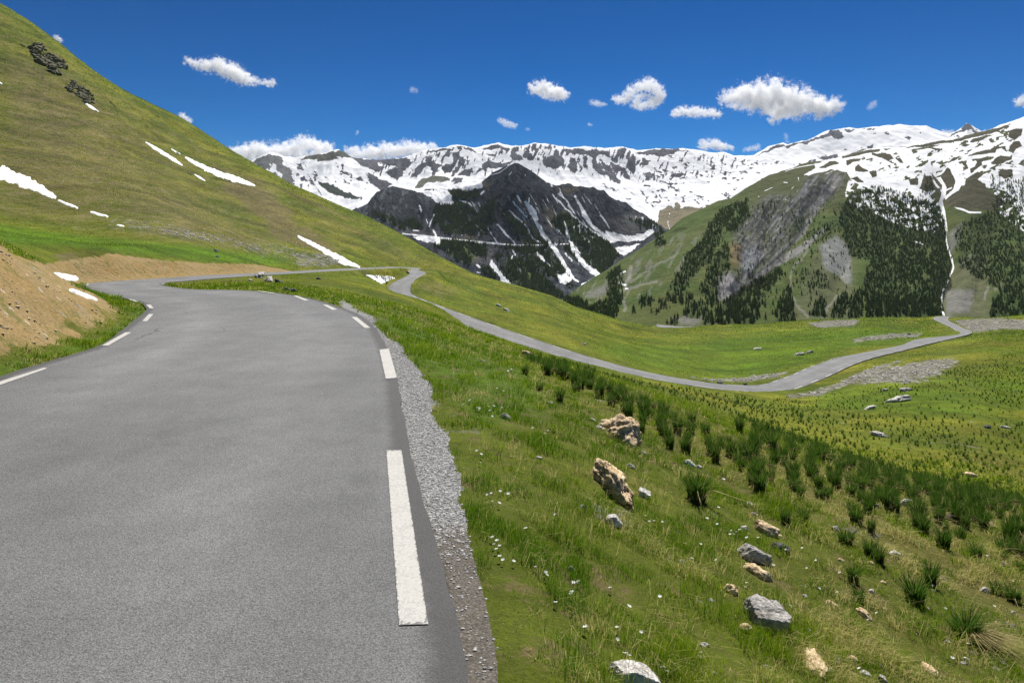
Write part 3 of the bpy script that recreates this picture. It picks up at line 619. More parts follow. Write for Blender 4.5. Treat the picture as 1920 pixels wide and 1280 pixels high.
rockD = [T(1,(70,330),(150,265),(260,240),(360,250),(440,290),(420,340),(480,370),(520,430),(545,580),(380,520),(270,420)), T(1,(600,285),(760,235),(850,235),(960,200),(1080,190),(1180,240),(1250,285),(1120,265),(1000,260),(1040,290),(860,320),(780,300),(700,300)),
 T(1,(1180,255),(1300,290),(1700,280),(1830,280),(1800,340),(1840,350),(1600,350),(1500,310),(1480,370),(1560,380),(1500,440),(1400,400),(1250,340)), T(1,(1590,420),(1760,400),(1780,480),(1700,525),(1610,470)),
 T(1,(820,540),(900,550),(1010,590),(1100,640),(1210,690),(1310,720),(1200,740),(1110,720),(1000,680),(900,640),(830,590)), T(1,(1240,510),(1300,470),(1335,520),(1300,545),(1250,540)), T(1,(1060,350),(1090,330),(1100,410),(1070,410)),
 T(1,(1360,450),(1420,460),(1530,520),(1620,545),(1640,570),(1500,640),(1430,590),(1410,540)), T(1,(580,370),(630,370),(640,420),(600,400)), T(1,(565,440),(600,430),(615,465),(575,470)), T(1,(610,500),(680,490),(690,530),(630,540)), T(1,(700,520),(740,530),(780,580),(740,580)), T(1,(760,500),(800,490),(810,530),(770,540)), T(1,(620,570),(650,560),(650,610),(620,620)), T(1,(690,590),(715,560),(715,620)),
 T(2,(30,360),(130,320),(220,330),(200,420),(150,470),(60,420)), T(2,(0,230),(130,220),(270,200),(240,240),(330,270),(280,320),(220,360),(100,300),(0,290)), T(2,(470,160),(560,125),(720,105),(760,115),(730,190),(690,200),(670,170),(700,130),(560,150)), T(2,(780,150),(830,150),(860,200),(830,230),(790,220),(760,190)), T(2,(800,95),(860,90),(850,125),(810,120)), T(2,(860,90),(980,105),(1050,155),(1000,150),(920,120)),
 T(2,(400,290),(450,260),(560,260),(640,290),(640,320),(560,410),(520,420),(540,310),(470,300),(430,370),(380,430),(300,430),(350,340)), T(2,(650,310),(690,280),(780,290),(740,370),(680,400),(660,370)), T(2,(790,310),(860,310),(780,420),(730,420)), T(2,(880,350),(980,330),(960,410),(800,420)),
 T(2,(340,550),(380,480),(440,430),(560,415),(720,440),(740,465),(600,480),(480,490),(410,545)), T(2,(760,440),(890,440),(860,480),(780,510)), T(2,(1000,405),(1130,270),(1190,245),(1270,270),(1450,250),(1400,290),(1290,330),(1120,350)),
 T(2,(1075,130),(1160,95),(1270,68),(1330,90),(1200,130)), T(2,(1290,90),(1400,105),(1390,130),(1310,125)), T(2,(1410,110),(1500,115),(1500,135),(1440,130)), T(2,(1130,165),(1250,175),(1210,200)), T(2,(1390,190),(1500,170),(1570,240),(1500,250),(1430,240)), T(2,(1590,170),(1650,165),(1650,240),(1610,240)), T(2,(1720,170),(1780,150),(1760,200)), T(2,(1780,260),(1905,190),(1905,340),(1800,310)),
 T(3,(230,240),(300,190),(400,180),(470,260),(470,300),(330,335),(260,310)), T(3,(540,200),(590,230),(605,350),(580,395),(545,370),(520,310)), T(3,(625,190),(642,190),(652,365),(630,360)), T(3,(688,190),(722,190),(718,330),(690,350),(680,280)),
 T(3,(440,105),(640,120),(800,135),(900,125),(960,150),(940,185),(850,170),(830,200),(770,220),(740,190),(640,170),(560,150),(480,140)), T(3,(770,210),(830,200),(840,280),(880,290),(900,350),(940,450),(900,420),(870,395),(820,370),(780,320)), T(3,(860,210),(960,300),(1000,360),(1100,490),(1040,500),(970,440),(920,360),(890,290)), T(3,(960,260),(1060,290),(1140,330),(1200,460),(1130,440),(1100,360),(1010,380)),
 T(3,(1300,150),(1500,120),(1700,112),(1880,150),(1760,140),(1680,160),(1550,200),(1440,190),(1230,165)), T(3,(1600,150),(1690,220),(1640,215)), T(3,(1350,400),(1410,370),(1470,390),(1470,460),(1440,470),(1445,420),(1400,470),(1390,420)), T(3,(1670,390),(1750,390),(1820,410),(1750,430),(1690,420)), T(3,(880,500),(960,540),(1090,585),(1000,575),(920,540)),
 T(3,(1360,610),(1430,640),(1420,650)), T(3,(1540,550),(1610,590),(1560,580)), T(3,(1420,730),(1500,750),(1470,770)), T(3,(1750,640),(1820,645),(1770,660)), T(3,(1350,670),(1400,710),(1370,700)), T(3,(1150,662),(1220,670),(1190,690)), T(3,(1530,620),(1560,640),(1540,670)),
 T(5,(110,465),(340,310),(480,285),(520,320),(620,280),(690,270),(760,250),(900,210),(1010,175),(1150,100),(1240,95),(1290,190),(1240,235),(1170,220),(1140,180),(1030,200),(900,255),(760,290),(690,290),(560,345),(500,320),(390,345),(280,390)),
 T(5,(1310,85),(1420,90),(1390,130),(1330,120)), T(5,(1530,78),(1700,78),(1680,105)), T(5,(1660,130),(1740,140),(1700,155)), T(5,(85,540),(140,530),(160,560),(130,570)), T(5,(220,540),(270,555),(240,565)), T(5,(370,530),(440,520),(400,550)), T(5,(480,525),(530,520),(500,535)), T(5,(950,460),(1010,440),(1100,450),(1200,410),(1240,460),(1100,480),(1020,495)), T(5,(1080,390),(1130,380),(1100,405)), T(5,(1220,390),(1330,350),(1320,370)), T(5,(1480,330),(1560,320),(1530,360)), T(5,(1590,330),(1660,290),(1720,350),(1660,350)), T(5,(800,520),(930,490),(930,515),(830,540)),
 T(6,(960,240),(1060,160),(1170,75),(1240,120),(1310,190),(1290,205),(1210,150),(1130,180),(1090,180),(1000,230)), T(6,(980,290),(1060,220),(1100,240),(1020,280)), T(6,(100,190),(180,180),(190,210),(120,210)), T(6,(370,250),(440,232),(475,250),(430,280)), T(6,(550,200),(580,190),(580,210))]
rock = np.zeros(mD.shape)
for p in rockD: rock = np.maximum(rock, fld(poly_sd(uw, vw, p), 6))
for p in [T(1,(500,380,2),(540,450,4),(550,560,5)), T(1,(640,320,5),(690,390,8)), T(1,(690,450,7),(780,580,9),(850,690,7)), T(1,(1340,440,4),(1385,505,6)), T(3,(1110,545,5),(1180,580,6),(1250,630,7)), T(3,(1410,800,3),(1490,860,3))]: rock = np.maximum(rock, fld(line_sd(u, v, p), 5))
strk = fbm((u + .35 * v) / 5, v / 16, 4, 63); spk = fbm((u + v * .3) / 9, (v - .25 * u) / 4.5, 3, 64)
for p, th in ((T(3,(20,80),(140,60),(350,100),(640,130),(700,170),(480,190),(250,210),(170,200),(60,150)), .46), (T(3,(900,170),(1130,100),(1240,160),(1420,250),(1400,290),(1300,330),(1250,420),(1180,330),(1000,260)), .43), (T(2,(330,230),(700,150),(1000,250),(980,350),(700,300),(450,260)), .50), (T(2,(1050,120),(1700,70),(1900,100),(1900,260),(1400,190)), .53)):
    rock = np.maximum(rock, fld(poly_sd(u, v, p), 14) * sst(th - .03, th + .05, strk))
strk2 = fbm((u + .3 * v) / 2.8, v / 13, 4, 69)
rock = np.maximum(rock, fld(poly_sd(u, v, [(690,286),(1000,268),(1200,280),(1420,292),(1400,322),(1250,345),(1050,338),(860,330),(700,335)]), 12) * sst(.61, .70, .75 * strk2 + .25 * fbm(u / 14, v / 9, 3, 59)))
for p, th in ((T(3,(1300,400),(1500,300),(1900,260),(1900,760),(1700,700),(1500,760),(1300,650)), .66), (T(1,(560,330),(1000,330),(1400,560),(1300,690),(900,540),(560,430)), .69), ([(1300,300),(1500,300),(1560,320),(1400,370),(1290,400)], .68)):
    rock = np.maximum(rock, fld(poly_sd(u, v, p), 20) * sst(th - .02, th + .05, spk))
olive = fld(poly_sd(uw, vw, T(3,(1540,810),(1620,740),(1680,780),(1700,700),(1750,700),(1760,770),(1905,760),(2100,780),(2100,960),(1760,1100),(1540,1100),(1500,950))), 6)
snowD = 1 - np.maximum(rock, olive)
for p in [T(1,(295,330),(350,330),(350,400),(400,450),(395,520),(375,500),(350,430),(260,450))]: snowD = np.maximum(snowD, fld(poly_sd(uw, vw, p), 5))
snowD = np.maximum(snowD, fld(line_sd(u, v, T(3,(1640,830,6),(1620,940,6),(1650,1040,7))), 3))
for p in [T(3,(1400,880,4),(1480,960,6),(1590,1030,5)), T(3,(1430,920,3),(1540,1010,5))]: snowD = np.maximum(snowD, fld(line_sd(u, v, p), 3))
alb = np.zeros(mD.shape + (3,)) + np.array((.085, .086, .098))
alb = lay(alb, sst(.35, .65, fbm(u / 7, v / 14, 3, 66)), (.050, .050, .062))
alb = lay(alb, fld(poly_sd(u, v, rockD[0]), 8), (.135, .138, .132)); alb = lay(alb, fld(poly_sd(u, v, rockD[1]), 6) * .8, (.075, .08, .05))
alb = lay(alb, fld(poly_sd(u, v, rockD[4]), 6), (.020, .030, .020)); alb = lay(alb, olive, (.17, .145, .085))
alb = lay(alb, fld(poly_sd(u, v, T(2,(340,550),(380,480),(440,430),(560,415),(720,440),(740,465),(600,480),(480,490),(410,545))), 6), (.11, .115, .075))
mD.build('snowy_mountain', 'mtD', alb, snowD)

# ---- dark mountain in the middle
crC = [(300,470),(600,420),(660,396),(689,381),(697,370),(705,361),(718,354),(736,349),(755,353),(773,358),(790,362),(820,364),(847,361),(870,357),(890,352),(904,341),(924,324),(940,316),(955,309),(964,305.5),(972,306),(991,317),(1008,329),(1025,341),(1041,349),(1065,349),(1095,353),(1112,355),(1125,361),(1152,378),(1179,388),(1213,411),(1246,437),(1300,480),(1400,520)]
us = np.arange(620, 1330, 1.0)
mC = Mount(us, [([(0,640),(1048,600),(1330,600)], [(0,1750),(1330,1750)]), ([(0,575),(1000,575),(1048,567),(1075,549),(1102,530),(1122,518),(1170,488),(1250,450),(1330,470)], [(0,1950),(1000,1950),(1050,1900),(1150,2250),(1250,2600),(1330,2700)]),
  ([(0,452),(800,452),(1000,460),(1080,455),(1150,450),(1203,447),(1250,446),(1330,466)], [(0,2380),(1000,2330),(1100,2420),(1200,2620),(1330,2800)]),
  (crC, [(600,2800),(850,3000),(960,2780),(1040,2750),(1130,2800),(1250,2820),(1330,2900)]), ([(0,500),(1330,520)], [(0,3400),(1330,3300)])], [14, 110, 150, 14])
tw = sst(.3, 1, mC.t) * (1 - .8 * np.exp(-((mC.t - 3) / .06) ** 2))
q = (mC.X * .9 + mC.Y * .25)
mC.Z += tw * (78 * (ridged(q / 230, (mC.Y - .4 * mC.X) / 560, 6, 21, .6) - .55) + 14 * (fbm(mC.X / 45, mC.Y / 70, 4, 22) - .5))
for p in [[(692,400),(702,372),(725,356),(760,358),(785,372),(800,390),(795,415),(785,428),(740,418)]]:
    mC.Z += 0
mC.done(); u, v = mC.u, mC.v
uw, vw = u + 8 * wb(9, 71) + 4 * wb(3, 78), v + 6 * wb(9, 72) + 3 * wb(3, 79)
alb = np.zeros(mC.shape + (3,)) + np.array((.055, .062, .074))
alb = lay(alb, sst(.4, .62, fbm((u + .5 * v) / 6, (v - .6 * u) / 18, 4, 73)), (.028, .033, .043))
scr = np.maximum.reduce([fld(poly_sd(uw, vw, p), 10) for p in [T(2,(0,880),(200,960),(420,880),(500,1000),(640,1100),(1100,1090),(1150,1170),(200,1060)), T(4,(860,240),(1010,240),(1000,330),(980,420),(1000,520),(900,480),(760,460),(740,380),(860,380)), T(4,(1270,260),(1500,240),(1640,480),(1780,500),(1800,640),(1680,560),(1500,420)), T(3,(180,790),(330,720),(390,860),(360,1000),(300,1080),(230,1000),(180,870)), T(3,(860,950),(940,900),(1150,860),(1350,880),(1400,1000),(1280,1090),(1160,1080),(1000,1000))]])
alb = lay(alb, scr, (.075, .074, .082))
alb = lay(alb, fld(poly_sd(uw, vw, T(3,(1110,870),(1230,840),(1330,900),(1350,980),(1230,1040),(1130,980))), 14), (.17, .17, .155))
brn = np.maximum.reduce([fld(poly_sd(uw, vw, p), 8) for p in [T(3,(230,800),(330,740),(380,860),(370,990),(280,1000)), T(2,(900,1080),(1050,1040),(1130,1090),(900,1120)), T(4,(760,290),(840,260),(840,360),(770,400)), T(3,(380,560),(560,530),(640,560),(480,620)), T(2,(1100,450),(1200,500),(1150,560),(1090,520))]])
alb = lay(alb, brn, (.12, .105, .075))
grn = np.maximum.reduce([fld(poly_sd(uw, vw, p), 12) for p in [T(3,(380,880),(470,800),(560,880),(850,1080),(950,1150),(600,1160),(520,1000)), T(4,(1180,420),(1420,450),(1560,620),(1700,800),(1500,780),(1200,640)), T(4,(400,180),(820,200),(780,400),(700,440),(500,340))]])
alb = lay(alb, grn, (.072, .105, .028))
FC = [T(4,(300,230),(380,200),(420,160),(700,190),(900,210),(910,380),(760,330),(740,440),(720,480),(480,340)), T(4,(850,480),(960,480),(1080,620),(1060,640),(860,560)), T(4,(1010,350),(1120,340),(1300,380),(1420,460),(1560,600),(1720,760),(1800,840),(1720,880),(1560,830),(1200,660),(1080,520)),
 T(2,(560,760),(760,700),(900,720),(1000,800),(1250,650),(1240,880),(1150,1060),(900,1060),(700,1060),(560,940)), T(4,(1000,260),(1250,250),(1500,260),(1400,330),(1640,480),(1780,640),(1560,560),(1240,300)),
 T(3,(340,900),(470,830),(560,880),(840,1080),(950,1160),(1000,1250),(900,1290),(620,1290),(560,1160),(440,1100)), T(9,(430,690),(620,710),(830,700),(900,760),(850,830),(780,870),(640,780),(560,700)), T(3,(0,1200),(200,1180),(300,1290),(0,1290)), T(9,(240,520),(400,620),(500,690),(560,880),(440,760),(300,640)), T(9,(500,700),(620,900),(640,960),(560,900)),
 T(2,(150,940),(330,900),(420,990),(300,1030),(180,1010)), T(2,(740,600),(1000,560),(1080,640),(900,700),(760,660)), T(3,(1180,900),(1420,920),(1600,1060),(1500,1090),(1400,1000)), T(1,(1350,850),(1500,880),(1700,980),(1680,1060),(1500,960))]
forC = np.maximum.reduce([fld(poly_sd(uw, vw, p), 6) for p in FC])
forC *= sst(.30, .48, fbm(u / 9, v / 12, 3, 75) + .1)
alb = lay(alb, forC * .8, (.034, .056, .018))
cliff = fld(poly_sd(uw, vw, [(690,385),(702,365),(725,352),(760,354),(785,368),(800,388),(795,412),(785,428),(750,418),(700,398)]), 5)
alb = lay(alb, cliff, (.016, .022, .028)); alb = lay(alb, cliff * sst(.58, .7, fbm(u / 6, v / 9, 4, 76)), (.075, .08, .085))
snow = np.zeros(mC.shape)
SL = [T(9,(370,470,10),(420,560,16),(470,650,19),(540,740,21),(600,840,22),(630,890,16),(665,915,8)), T(9,(395,450,8),(385,480,14),(420,530,24),(440,570,14)), T(9,(590,580,4),(610,660,12),(640,740,20),(700,820,26),(780,880,26)), T(9,(540,450,6),(640,550,8),(740,630,10),(830,690,12)), T(9,(650,440,8),(700,540,22),(740,600,16),(790,640,14),(850,690,16)), T(9,(600,460,6),(640,530,8)),
 T(9,(220,600,10),(260,650,10),(320,705,6)), T(9,(440,760,14),(470,790,14),(510,830,6)), T(9,(300,470,6),(340,510,10),(380,560,6)), T(9,(280,520,5),(350,580,8),(400,640,6)), T(9,(390,640,7),(420,680,8),(460,705,5)), T(9,(545,620,9),(570,650,8)), T(9,(180,800,10),(205,850,20),(245,890,14),(285,930,8)), T(9,(790,545,5),(815,580,5)), T(9,(700,430,4),(745,490,3)), T(9,(600,760,8),(630,800,8)),
 T(2,(400,740,8),(420,810,14)), T(2,(560,850,18),(530,920,16),(510,980,10)), T(2,(480,900,10),(490,950,10)), T(2,(550,1020,12),(580,1080,24)), T(2,(1020,960,5),(1130,1060,5)), T(2,(330,1030,12),(390,1030,10)), T(2,(1395,400,12),(1420,370,6)), T(2,(1580,390,10),(1570,420,6)), T(2,(1060,1050,18),(1050,1080,10)), T(2,(860,1080,8),(880,1075,8)),
 T(2,(850,690,12),(940,720,16),(990,760,8)), T(2,(1120,590,14),(1080,620,16)), T(4,(1230,340,18),(1180,400,16)), T(4,(810,460,14),(840,495,10)), T(4,(810,540,14),(840,555,8)), T(4,(1290,490,8),(1300,530,6)), T(4,(1510,600,6),(1535,620,5)), T(4,(700,240,2),(705,245,2)),
 T(3,(400,530,3),(440,640,12),(500,700,8),(520,780,6)), T(3,(330,740,6),(375,850,6)), T(3,(300,490,10),(330,530,14)), T(3,(240,460,6),(265,490,9))]
for p in SL: snow = np.maximum(snow, fld(line_sd(uw * .6 + u * .4, vw * .6 + v * .4, p), 2.0))
SP = [T(9,(820,630),(900,650),(950,665),(1040,640),(1080,620),(1090,650),(1020,690),(840,695),(800,670)), T(9,(870,730),(990,710),(1020,700),(920,780),(890,760)), T(9,(540,870),(600,870),(630,910),(600,930),(560,920)), T(4,(80,150),(180,140),(400,160),(390,240),(280,200),(200,200)), T(4,(960,400),(1010,460),(1090,560),(1180,660),(1160,690),(1070,640),(1040,560),(960,480)), T(4,(1700,560),(1800,570),(1860,650),(1760,660)), T(2,(330,560),(480,575),(700,560),(760,650),(770,730),(640,740),(520,650),(390,590)), T(2,(380,540),(740,490),(1090,460),(1110,540),(900,590),(780,560),(600,560)), T(3,(380,600),(450,590),(460,640),(420,650))]
for p in SP: snow = np.maximum(snow, fld(poly_sd(uw, vw, p), 4))
snow = np.maximum(snow, fld(poly_sd(u, v, T(2,(380,560),(900,560),(760,760),(560,720))), 20) * .0)
snow = np.maximum(snow, fld(line_sd(u, v, T(2,(1100,432,7),(1290,380,8),(1400,300,7),(1460,268,6))), 2))
snow = np.maximum(snow, fld(line_sd(u, v, [(755,438,1.2),(800,443,1.6),(850,449,1.8),(900,454,1.8),(965,459.5,1.3),(1010,459.5,1.0),(1070,457,.8)]), 1.6))
snow = np.maximum(snow, fld(line_sd(u, v, T(9,(555,1035,7),(640,980,6),(690,930,8),(720,920,10),(780,880,9))), 2.2))
spkC = sst(.60, .70, fbm(u / 4, v / 6, 3, 77)) * np.maximum(fld(poly_sd(u, v, T(3,(480,920),(640,950),(860,1120),(700,1140),(560,1000))), 14), fld(poly_sd(u, v, T(3,(1180,860),(1380,880),(1560,1040),(1480,1060),(1300,920))), 8))
snow = np.maximum(snow, spkC)
strC = fbm((u - .62 * v) / 3.4, (v + .8 * u) / 46, 4, 70)
snow = np.maximum(snow, sst(.70, .78, strC) * fld(poly_sd(u, v, [(860,380),(1000,360),(1130,370),(1180,420),(1130,500),(1060,520),(940,470)]), 14) * (1 - forC * .5))
snow = np.minimum(snow, 1 - forC * .0)
mC.build('dark_mountain', 'mtC', alb, snow)
forC_w = forC * (snow < .4)

# ---- green mountain on the right, forest and gullies
crB = [(1000,600),(1048,568),(1068,551),(1090,536),(1115,519),(1140,504),(1162,489),(1196,469),(1225,449),(1246,437),(1263,424),(1280,408),(1310,394),(1344,378),(1367,374),(1398,354),(1431,336),(1455,327),(1475,321),(1500,312),(1515,308),(1545,303),(1572,298.5),(1600,290),(1633,281),(1683,276),(1720,273),(1750,269),(1801,259),(1851,246),(1885,234.5),(1920,223),(2000,200),(2400,150)]
us = np.arange(960, 2300, 1.15)
mB = Mount(us, [([(0,760),(3000,760)], [(0,760),(3000,760)]), ([(960,640),(1060,590),(1250,612),(3000,612)], [(960,1150),(1060,1150),(1250,1020),(1600,980),(3000,1000)]),
  ([(960,630),(1048,574),(1100,555),(1250,500),(1400,450),(1600,440),(1750,440),(3000,400)], [(960,1300),(1060,1340),(1250,1360),(1600,1500),(3000,1500)]),
  ([(960,620),(1048,570),(1250,452),(1400,372),(1500,330),(1600,318),(1750,318),(1900,290),(3000,200)], [(960,1450),(1060,1480),(1250,1620),(1400,1800),(1600,1900),(3000,1900)]),
  (crB, [(960,1600),(1060,1640),(1250,1780),(1400,1960),(1600,2250),(3000,2250)]), ([(0,640),(1250,560),(1500,450),(3000,420)], [(0,2100),(1250,2300),(1600,3000),(3000,3000)])], [16, 120, 110, 60, 14])
tw = sst(1.0, 1.5, mB.t) * (1 - .85 * np.exp(-((mB.t - 4) / .12) ** 2))
uu = mB.U; vv0 = V0 + (CZ - mB.Z) / mB.Y * F
gul = np.zeros(mB.shape)
for p, a, k in (([(1764,325,0),(1774,351,0),(1766,378,0),(1770,408,0),(1774,448,0),(1784,485,0),(1787,506,0),(1767,549,0),(1766,600,0)], 30, 20), ([(1560,340,0),(1500,420,0),(1450,480,0),(1404,530,0),(1340,600,0)], 32, 22), ([(1400,430,0),(1400,480,0),(1380,540,0)], 14, 12), ([(1440,400,0),(1430,460,0),(1410,510,0)], 12, 9), ([(1600,470,0),(1570,520,0),(1560,590,0)], 12, 20), ([(1480,470,0),(1484,540,0),(1512,600,0)], 10, 12), ([(1660,440,0),(1640,520,0),(1620,600,0)], 12, 16), ([(1720,440,0),(1700,520,0),(1700,600,0)], 9, 16), ([(1860,430,0),(1840,500,0),(1820,600,0)], 14, 20)):
    gul -= a * np.exp(-(np.maximum(line_sd(uu, vv0, p), 0) / k) ** 1.5)
er = fld(poly_sd(uu, vv0, T(8,(350,540),(500,440),(640,440),(700,330),(900,310),(870,400),(760,500),(650,600),(530,750),(420,850),(370,920),(200,1020),(190,890),(320,850),(280,650))), 12)
lean = (mB.X * .85 - mB.Y * .35)
mB.Z += tw * (gul + 16 * (ridged(lean / 130, (mB.Y + .3 * mB.X) / 420, 4, 31) - .55) + 7 * (fbm(mB.X / 28, mB.Y / 34, 4, 32) - .5) + er * 30 * (ridged(lean / 38, mB.Y / 170, 4, 34) - .5))
mB.done(); u, v = mB.u, mB.v
uw, vw = u + 8 * wb(12, 81), v + 6 * wb(12, 82)
alb = np.zeros(mB.shape + (3,)) + np.array((.058, .088, .018))
alb = lay(alb, sst(.35, .7, fbm(mB.X / 60, mB.Y / 60, 4, 83)), (.080, .096, .025))
hi = sst(430, 330, v + 40 * (wb(40, 84))) * sst(1330, 1430, u); alb = lay(alb, hi * .8, (.062, .066, .026))
alb = lay(alb, fld(poly_sd(uw, vw, [(1480,600),(1530,470),(1560,440),(1600,460),(1600,600)]), 20) * .7, (.095, .10, .05))
alb = lay(alb, fld(poly_sd(uw, vw, [(1775,500),(1850,470),(1860,600),(1770,600)]), 20) * .7, (.10, .10, .055))
gray = [T(8,(350,540),(500,440),(640,440),(700,330),(900,310),(870,400),(760,500),(650,600),(530,750),(420,850),(370,920),(200,1020),(190,890),(320,850),(280,650))]
alb = lay(alb, fld(poly_sd(uw, vw, gray[0]), 26) * (.45 + .55 * sst(.38, .55, fbm((u + v) / 16, (v - u) / 40, 4, 90))), (.118, .115, .092))
st_ = fbm((u + .75 * v) / 5, (v - .9 * u) / 40, 4, 85)
alb = lay(alb, fld(poly_sd(uw, vw, gray[0]), 12) * sst(.52, .66, st_), (.19, .19, .20)); alb = lay(alb, fld(poly_sd(uw, vw, gray[0]), 12) * sst(.46, .36, st_) * .8, (.05, .052, .06))
alb = lay(alb, fld(poly_sd(uw, vw, T(7,(740,460),(830,480),(840,640),(780,700),(730,600))), 10) * .8, (.16, .115, .055))
alb = lay(alb, fld(poly_sd(uw, vw, T(7,(620,760),(700,740),(800,830),(850,870),(700,1000),(620,980))), 8), (.21, .20, .205))
alb = lay(alb, fld(poly_sd(uw, vw, T(7,(910,500),(980,480),(960,700),(930,760),(840,720),(830,560))), 8) * .8, (.19, .20, .215))
for p in [[(1575,332,3),(1545,372,5),(1500,440,5),(1465,470,4),(1430,510,4),(1403,530,3)], [(1545,430,3),(1505,465,7),(1460,490,7),(1425,515,5),(1403,531,3)], [(1565,345,2),(1520,395,4)]]:
    alb = lay(alb, fld(line_sd(uw, vw, p), 5) * .95, (.225, .22, .21))
alb = lay(alb, fld(line_sd(u, v, [(1500,440,1.5),(1450,490,2),(1408,522,2)]), 4) * .8, (.03, .032, .036))
alb = lay(alb, fld(poly_sd(uw, vw, T(8,(760,720),(850,660),(910,700),(940,780),(940,930),(890,890),(800,850))), 8) * .9, (.20, .205, .20))
for p in [T(8,(700,740,4),(640,810,5),(600,880,6),(605,980,5),(640,1050,6),(690,1110,8)), T(8,(860,990,6),(820,1050,8),(780,1110,8)), T(8,(880,880,14),(920,920,12)), T(8,(1605,770,6),(1560,830,8)), T(8,(1620,1020,5),(1540,1080,6)), T(8,(1830,900,5),(1740,960,5)), T(8,(1700,950,10),(1690,1010,8)), T(9,(920,960,8),(1100,910,10)), T(9,(960,830,12),(950,900,20),(910,980,10),(930,1080,6)), T(9,(960,920,8),(1090,830,5),(1230,760,3)), T(9,(1180,1120,8),(1330,1130,10))]:
    alb = lay(alb, fld(line_sd(uw, vw, p), 5) * .85, (.24, .23, .20))
for p in [T(8,(1490,640),(1560,590),(1550,700),(1490,770)), T(8,(1460,960),(1620,960),(1600,1080),(1470,1100)), T(7,(250,1180),(340,1130),(380,1190),(480,1150),(440,1220),(260,1225)), T(9,(700,990),(830,930),(830,980),(720,1010))]:
    alb = lay(alb, fld(poly_sd(uw, vw, p), 8) * .85, (.17, .165, .15))
alb = lay(alb, sst(.57, .68, fbm((u + v * .6) / 6, (v - u * .5) / 22, 4, 86)) * fld(poly_sd(u, v, [(1040,560),(1240,440),(1320,440),(1300,520),(1120,600)]), 20) * .6, (.17, .17, .135))
FB = [[(1142,512),(1160,500),(1169,520),(1168,556),(1152,598),(1135,600),(1090,590),(1062,570),(1060,562),(1085,560),(1112,575),(1138,566)],
 [(1247,563),(1255,540),(1280,500),(1290,475),(1315,455),(1330,425),(1350,395),(1400,375),(1405,405),(1385,430),(1360,445),(1340,465),(1335,490),(1315,500),(1300,520),(1280,555),(1262,563)],
 [(1312,545),(1325,510),(1340,480),(1360,455),(1368,470),(1370,505),(1350,530),(1345,560),(1335,575),(1318,555)],
 [(1220,590),(1240,560),(1247,575),(1228,592)], [(1196,570),(1216,552),(1226,566),(1206,578)], [(1262,558),(1282,556),(1283,568),(1263,568)], [(1287,552),(1299,552),(1298,567),(1288,567)], [(1283,592),(1290,575),(1310,562),(1328,560),(1327,590),(1305,598)], [(1250,607),(1256,594),(1270,594),(1268,608)], [(1180,585),(1186,575),(1192,588)], [(1246,580),(1252,572),(1254,586)],
 T(7,(470,1222),(620,1050),(900,850),(1020,770),(1200,700),(1230,760),(1100,900),(1030,1000),(1020,1100),(970,1222)), [(1455,605),(1455,575),(1478,540),(1480,530),(1488,560),(1492,590),(1490,608)],
 T(8,(940,420),(1100,390),(1200,420),(1420,480),(1460,560),(1480,700),(1500,850),(1460,1000),(1440,1115),(1020,1115),(1010,900),(1050,800),(950,780),(880,640),(870,560)), T(8,(700,1112),(760,1000),(800,1010),(800,1112)), T(8,(820,1112),(900,970),(930,1000),(1000,950),(1010,1112)), T(8,(620,860),(700,840),(800,880),(820,960),(720,960),(640,930)),
 [(1800,420),(1850,400),(1880,350),(1925,330),(2000,330),(2000,600),(1855,595),(1868,540),(1830,520),(1800,500),(1790,440)], [(1735,335),(1750,330),(1750,365),(1728,368)], T(8,(480,460),(540,440),(530,540),(480,520)), T(8,(870,560),(700,640),(700,720),(760,700),(860,640)), [(1228,448),(1245,446),(1247,460),(1232,462)], T(8,(1720,330),(1830,310),(1850,380),(1780,430),(1720,400))]
DEN = [1, .9, .85, .8, .8, .7, .7, .8, .8, .5, .5, 1, 1, 1, .9, .85, .45, .65, .7, .35, .35, .8, .45]
forB = np.zeros(mB.shape)
for p, d_ in zip(FB, DEN): forB = np.maximum(forB, d_ * fld(poly_sd(uw, vw, p), 5))
forB = np.maximum(forB, .07 * fld(poly_sd(u, v, [(1300,600),(1400,380),(1590,380),(1600,600)]), 10))
forB *= sst(.28, .45, fbm(u / 10, v / 13, 3, 87) + .1)
alb = lay(alb, forB * .75, (.030, .048, .014))
snow = fld(poly_sd(uw, vw, [(1528,308),(1570,294),(1633,278),(1750,262),(1850,238),(1925,205),(2300,100),(2300,400),(1920,402),(1905,372),(1880,357),(1850,350),(1830,337),(1800,350),(1790,372),(1775,380),(1760,352),(1740,372),(1722,378),(1700,352),(1690,372),(1660,362),(1630,354),(1600,342),(1588,322),(1568,318),(1545,320),(1515,330),(1508,328),(1530,317)]), 5)
mixz = np.maximum(fld(poly_sd(uw, vw, [(1590,335),(1720,350),(1760,375),(1768,440),(1700,425),(1640,405),(1600,385),(1585,370)]), 8), fld(poly_sd(uw, vw, [(1850,345),(1925,385),(1925,440),(1885,410),(1860,380)]), 8))
snow = np.maximum(snow, mixz * sst(.46, .56, fbm((u + v) / 9, (v - .4 * u) / 7, 4, 88)))
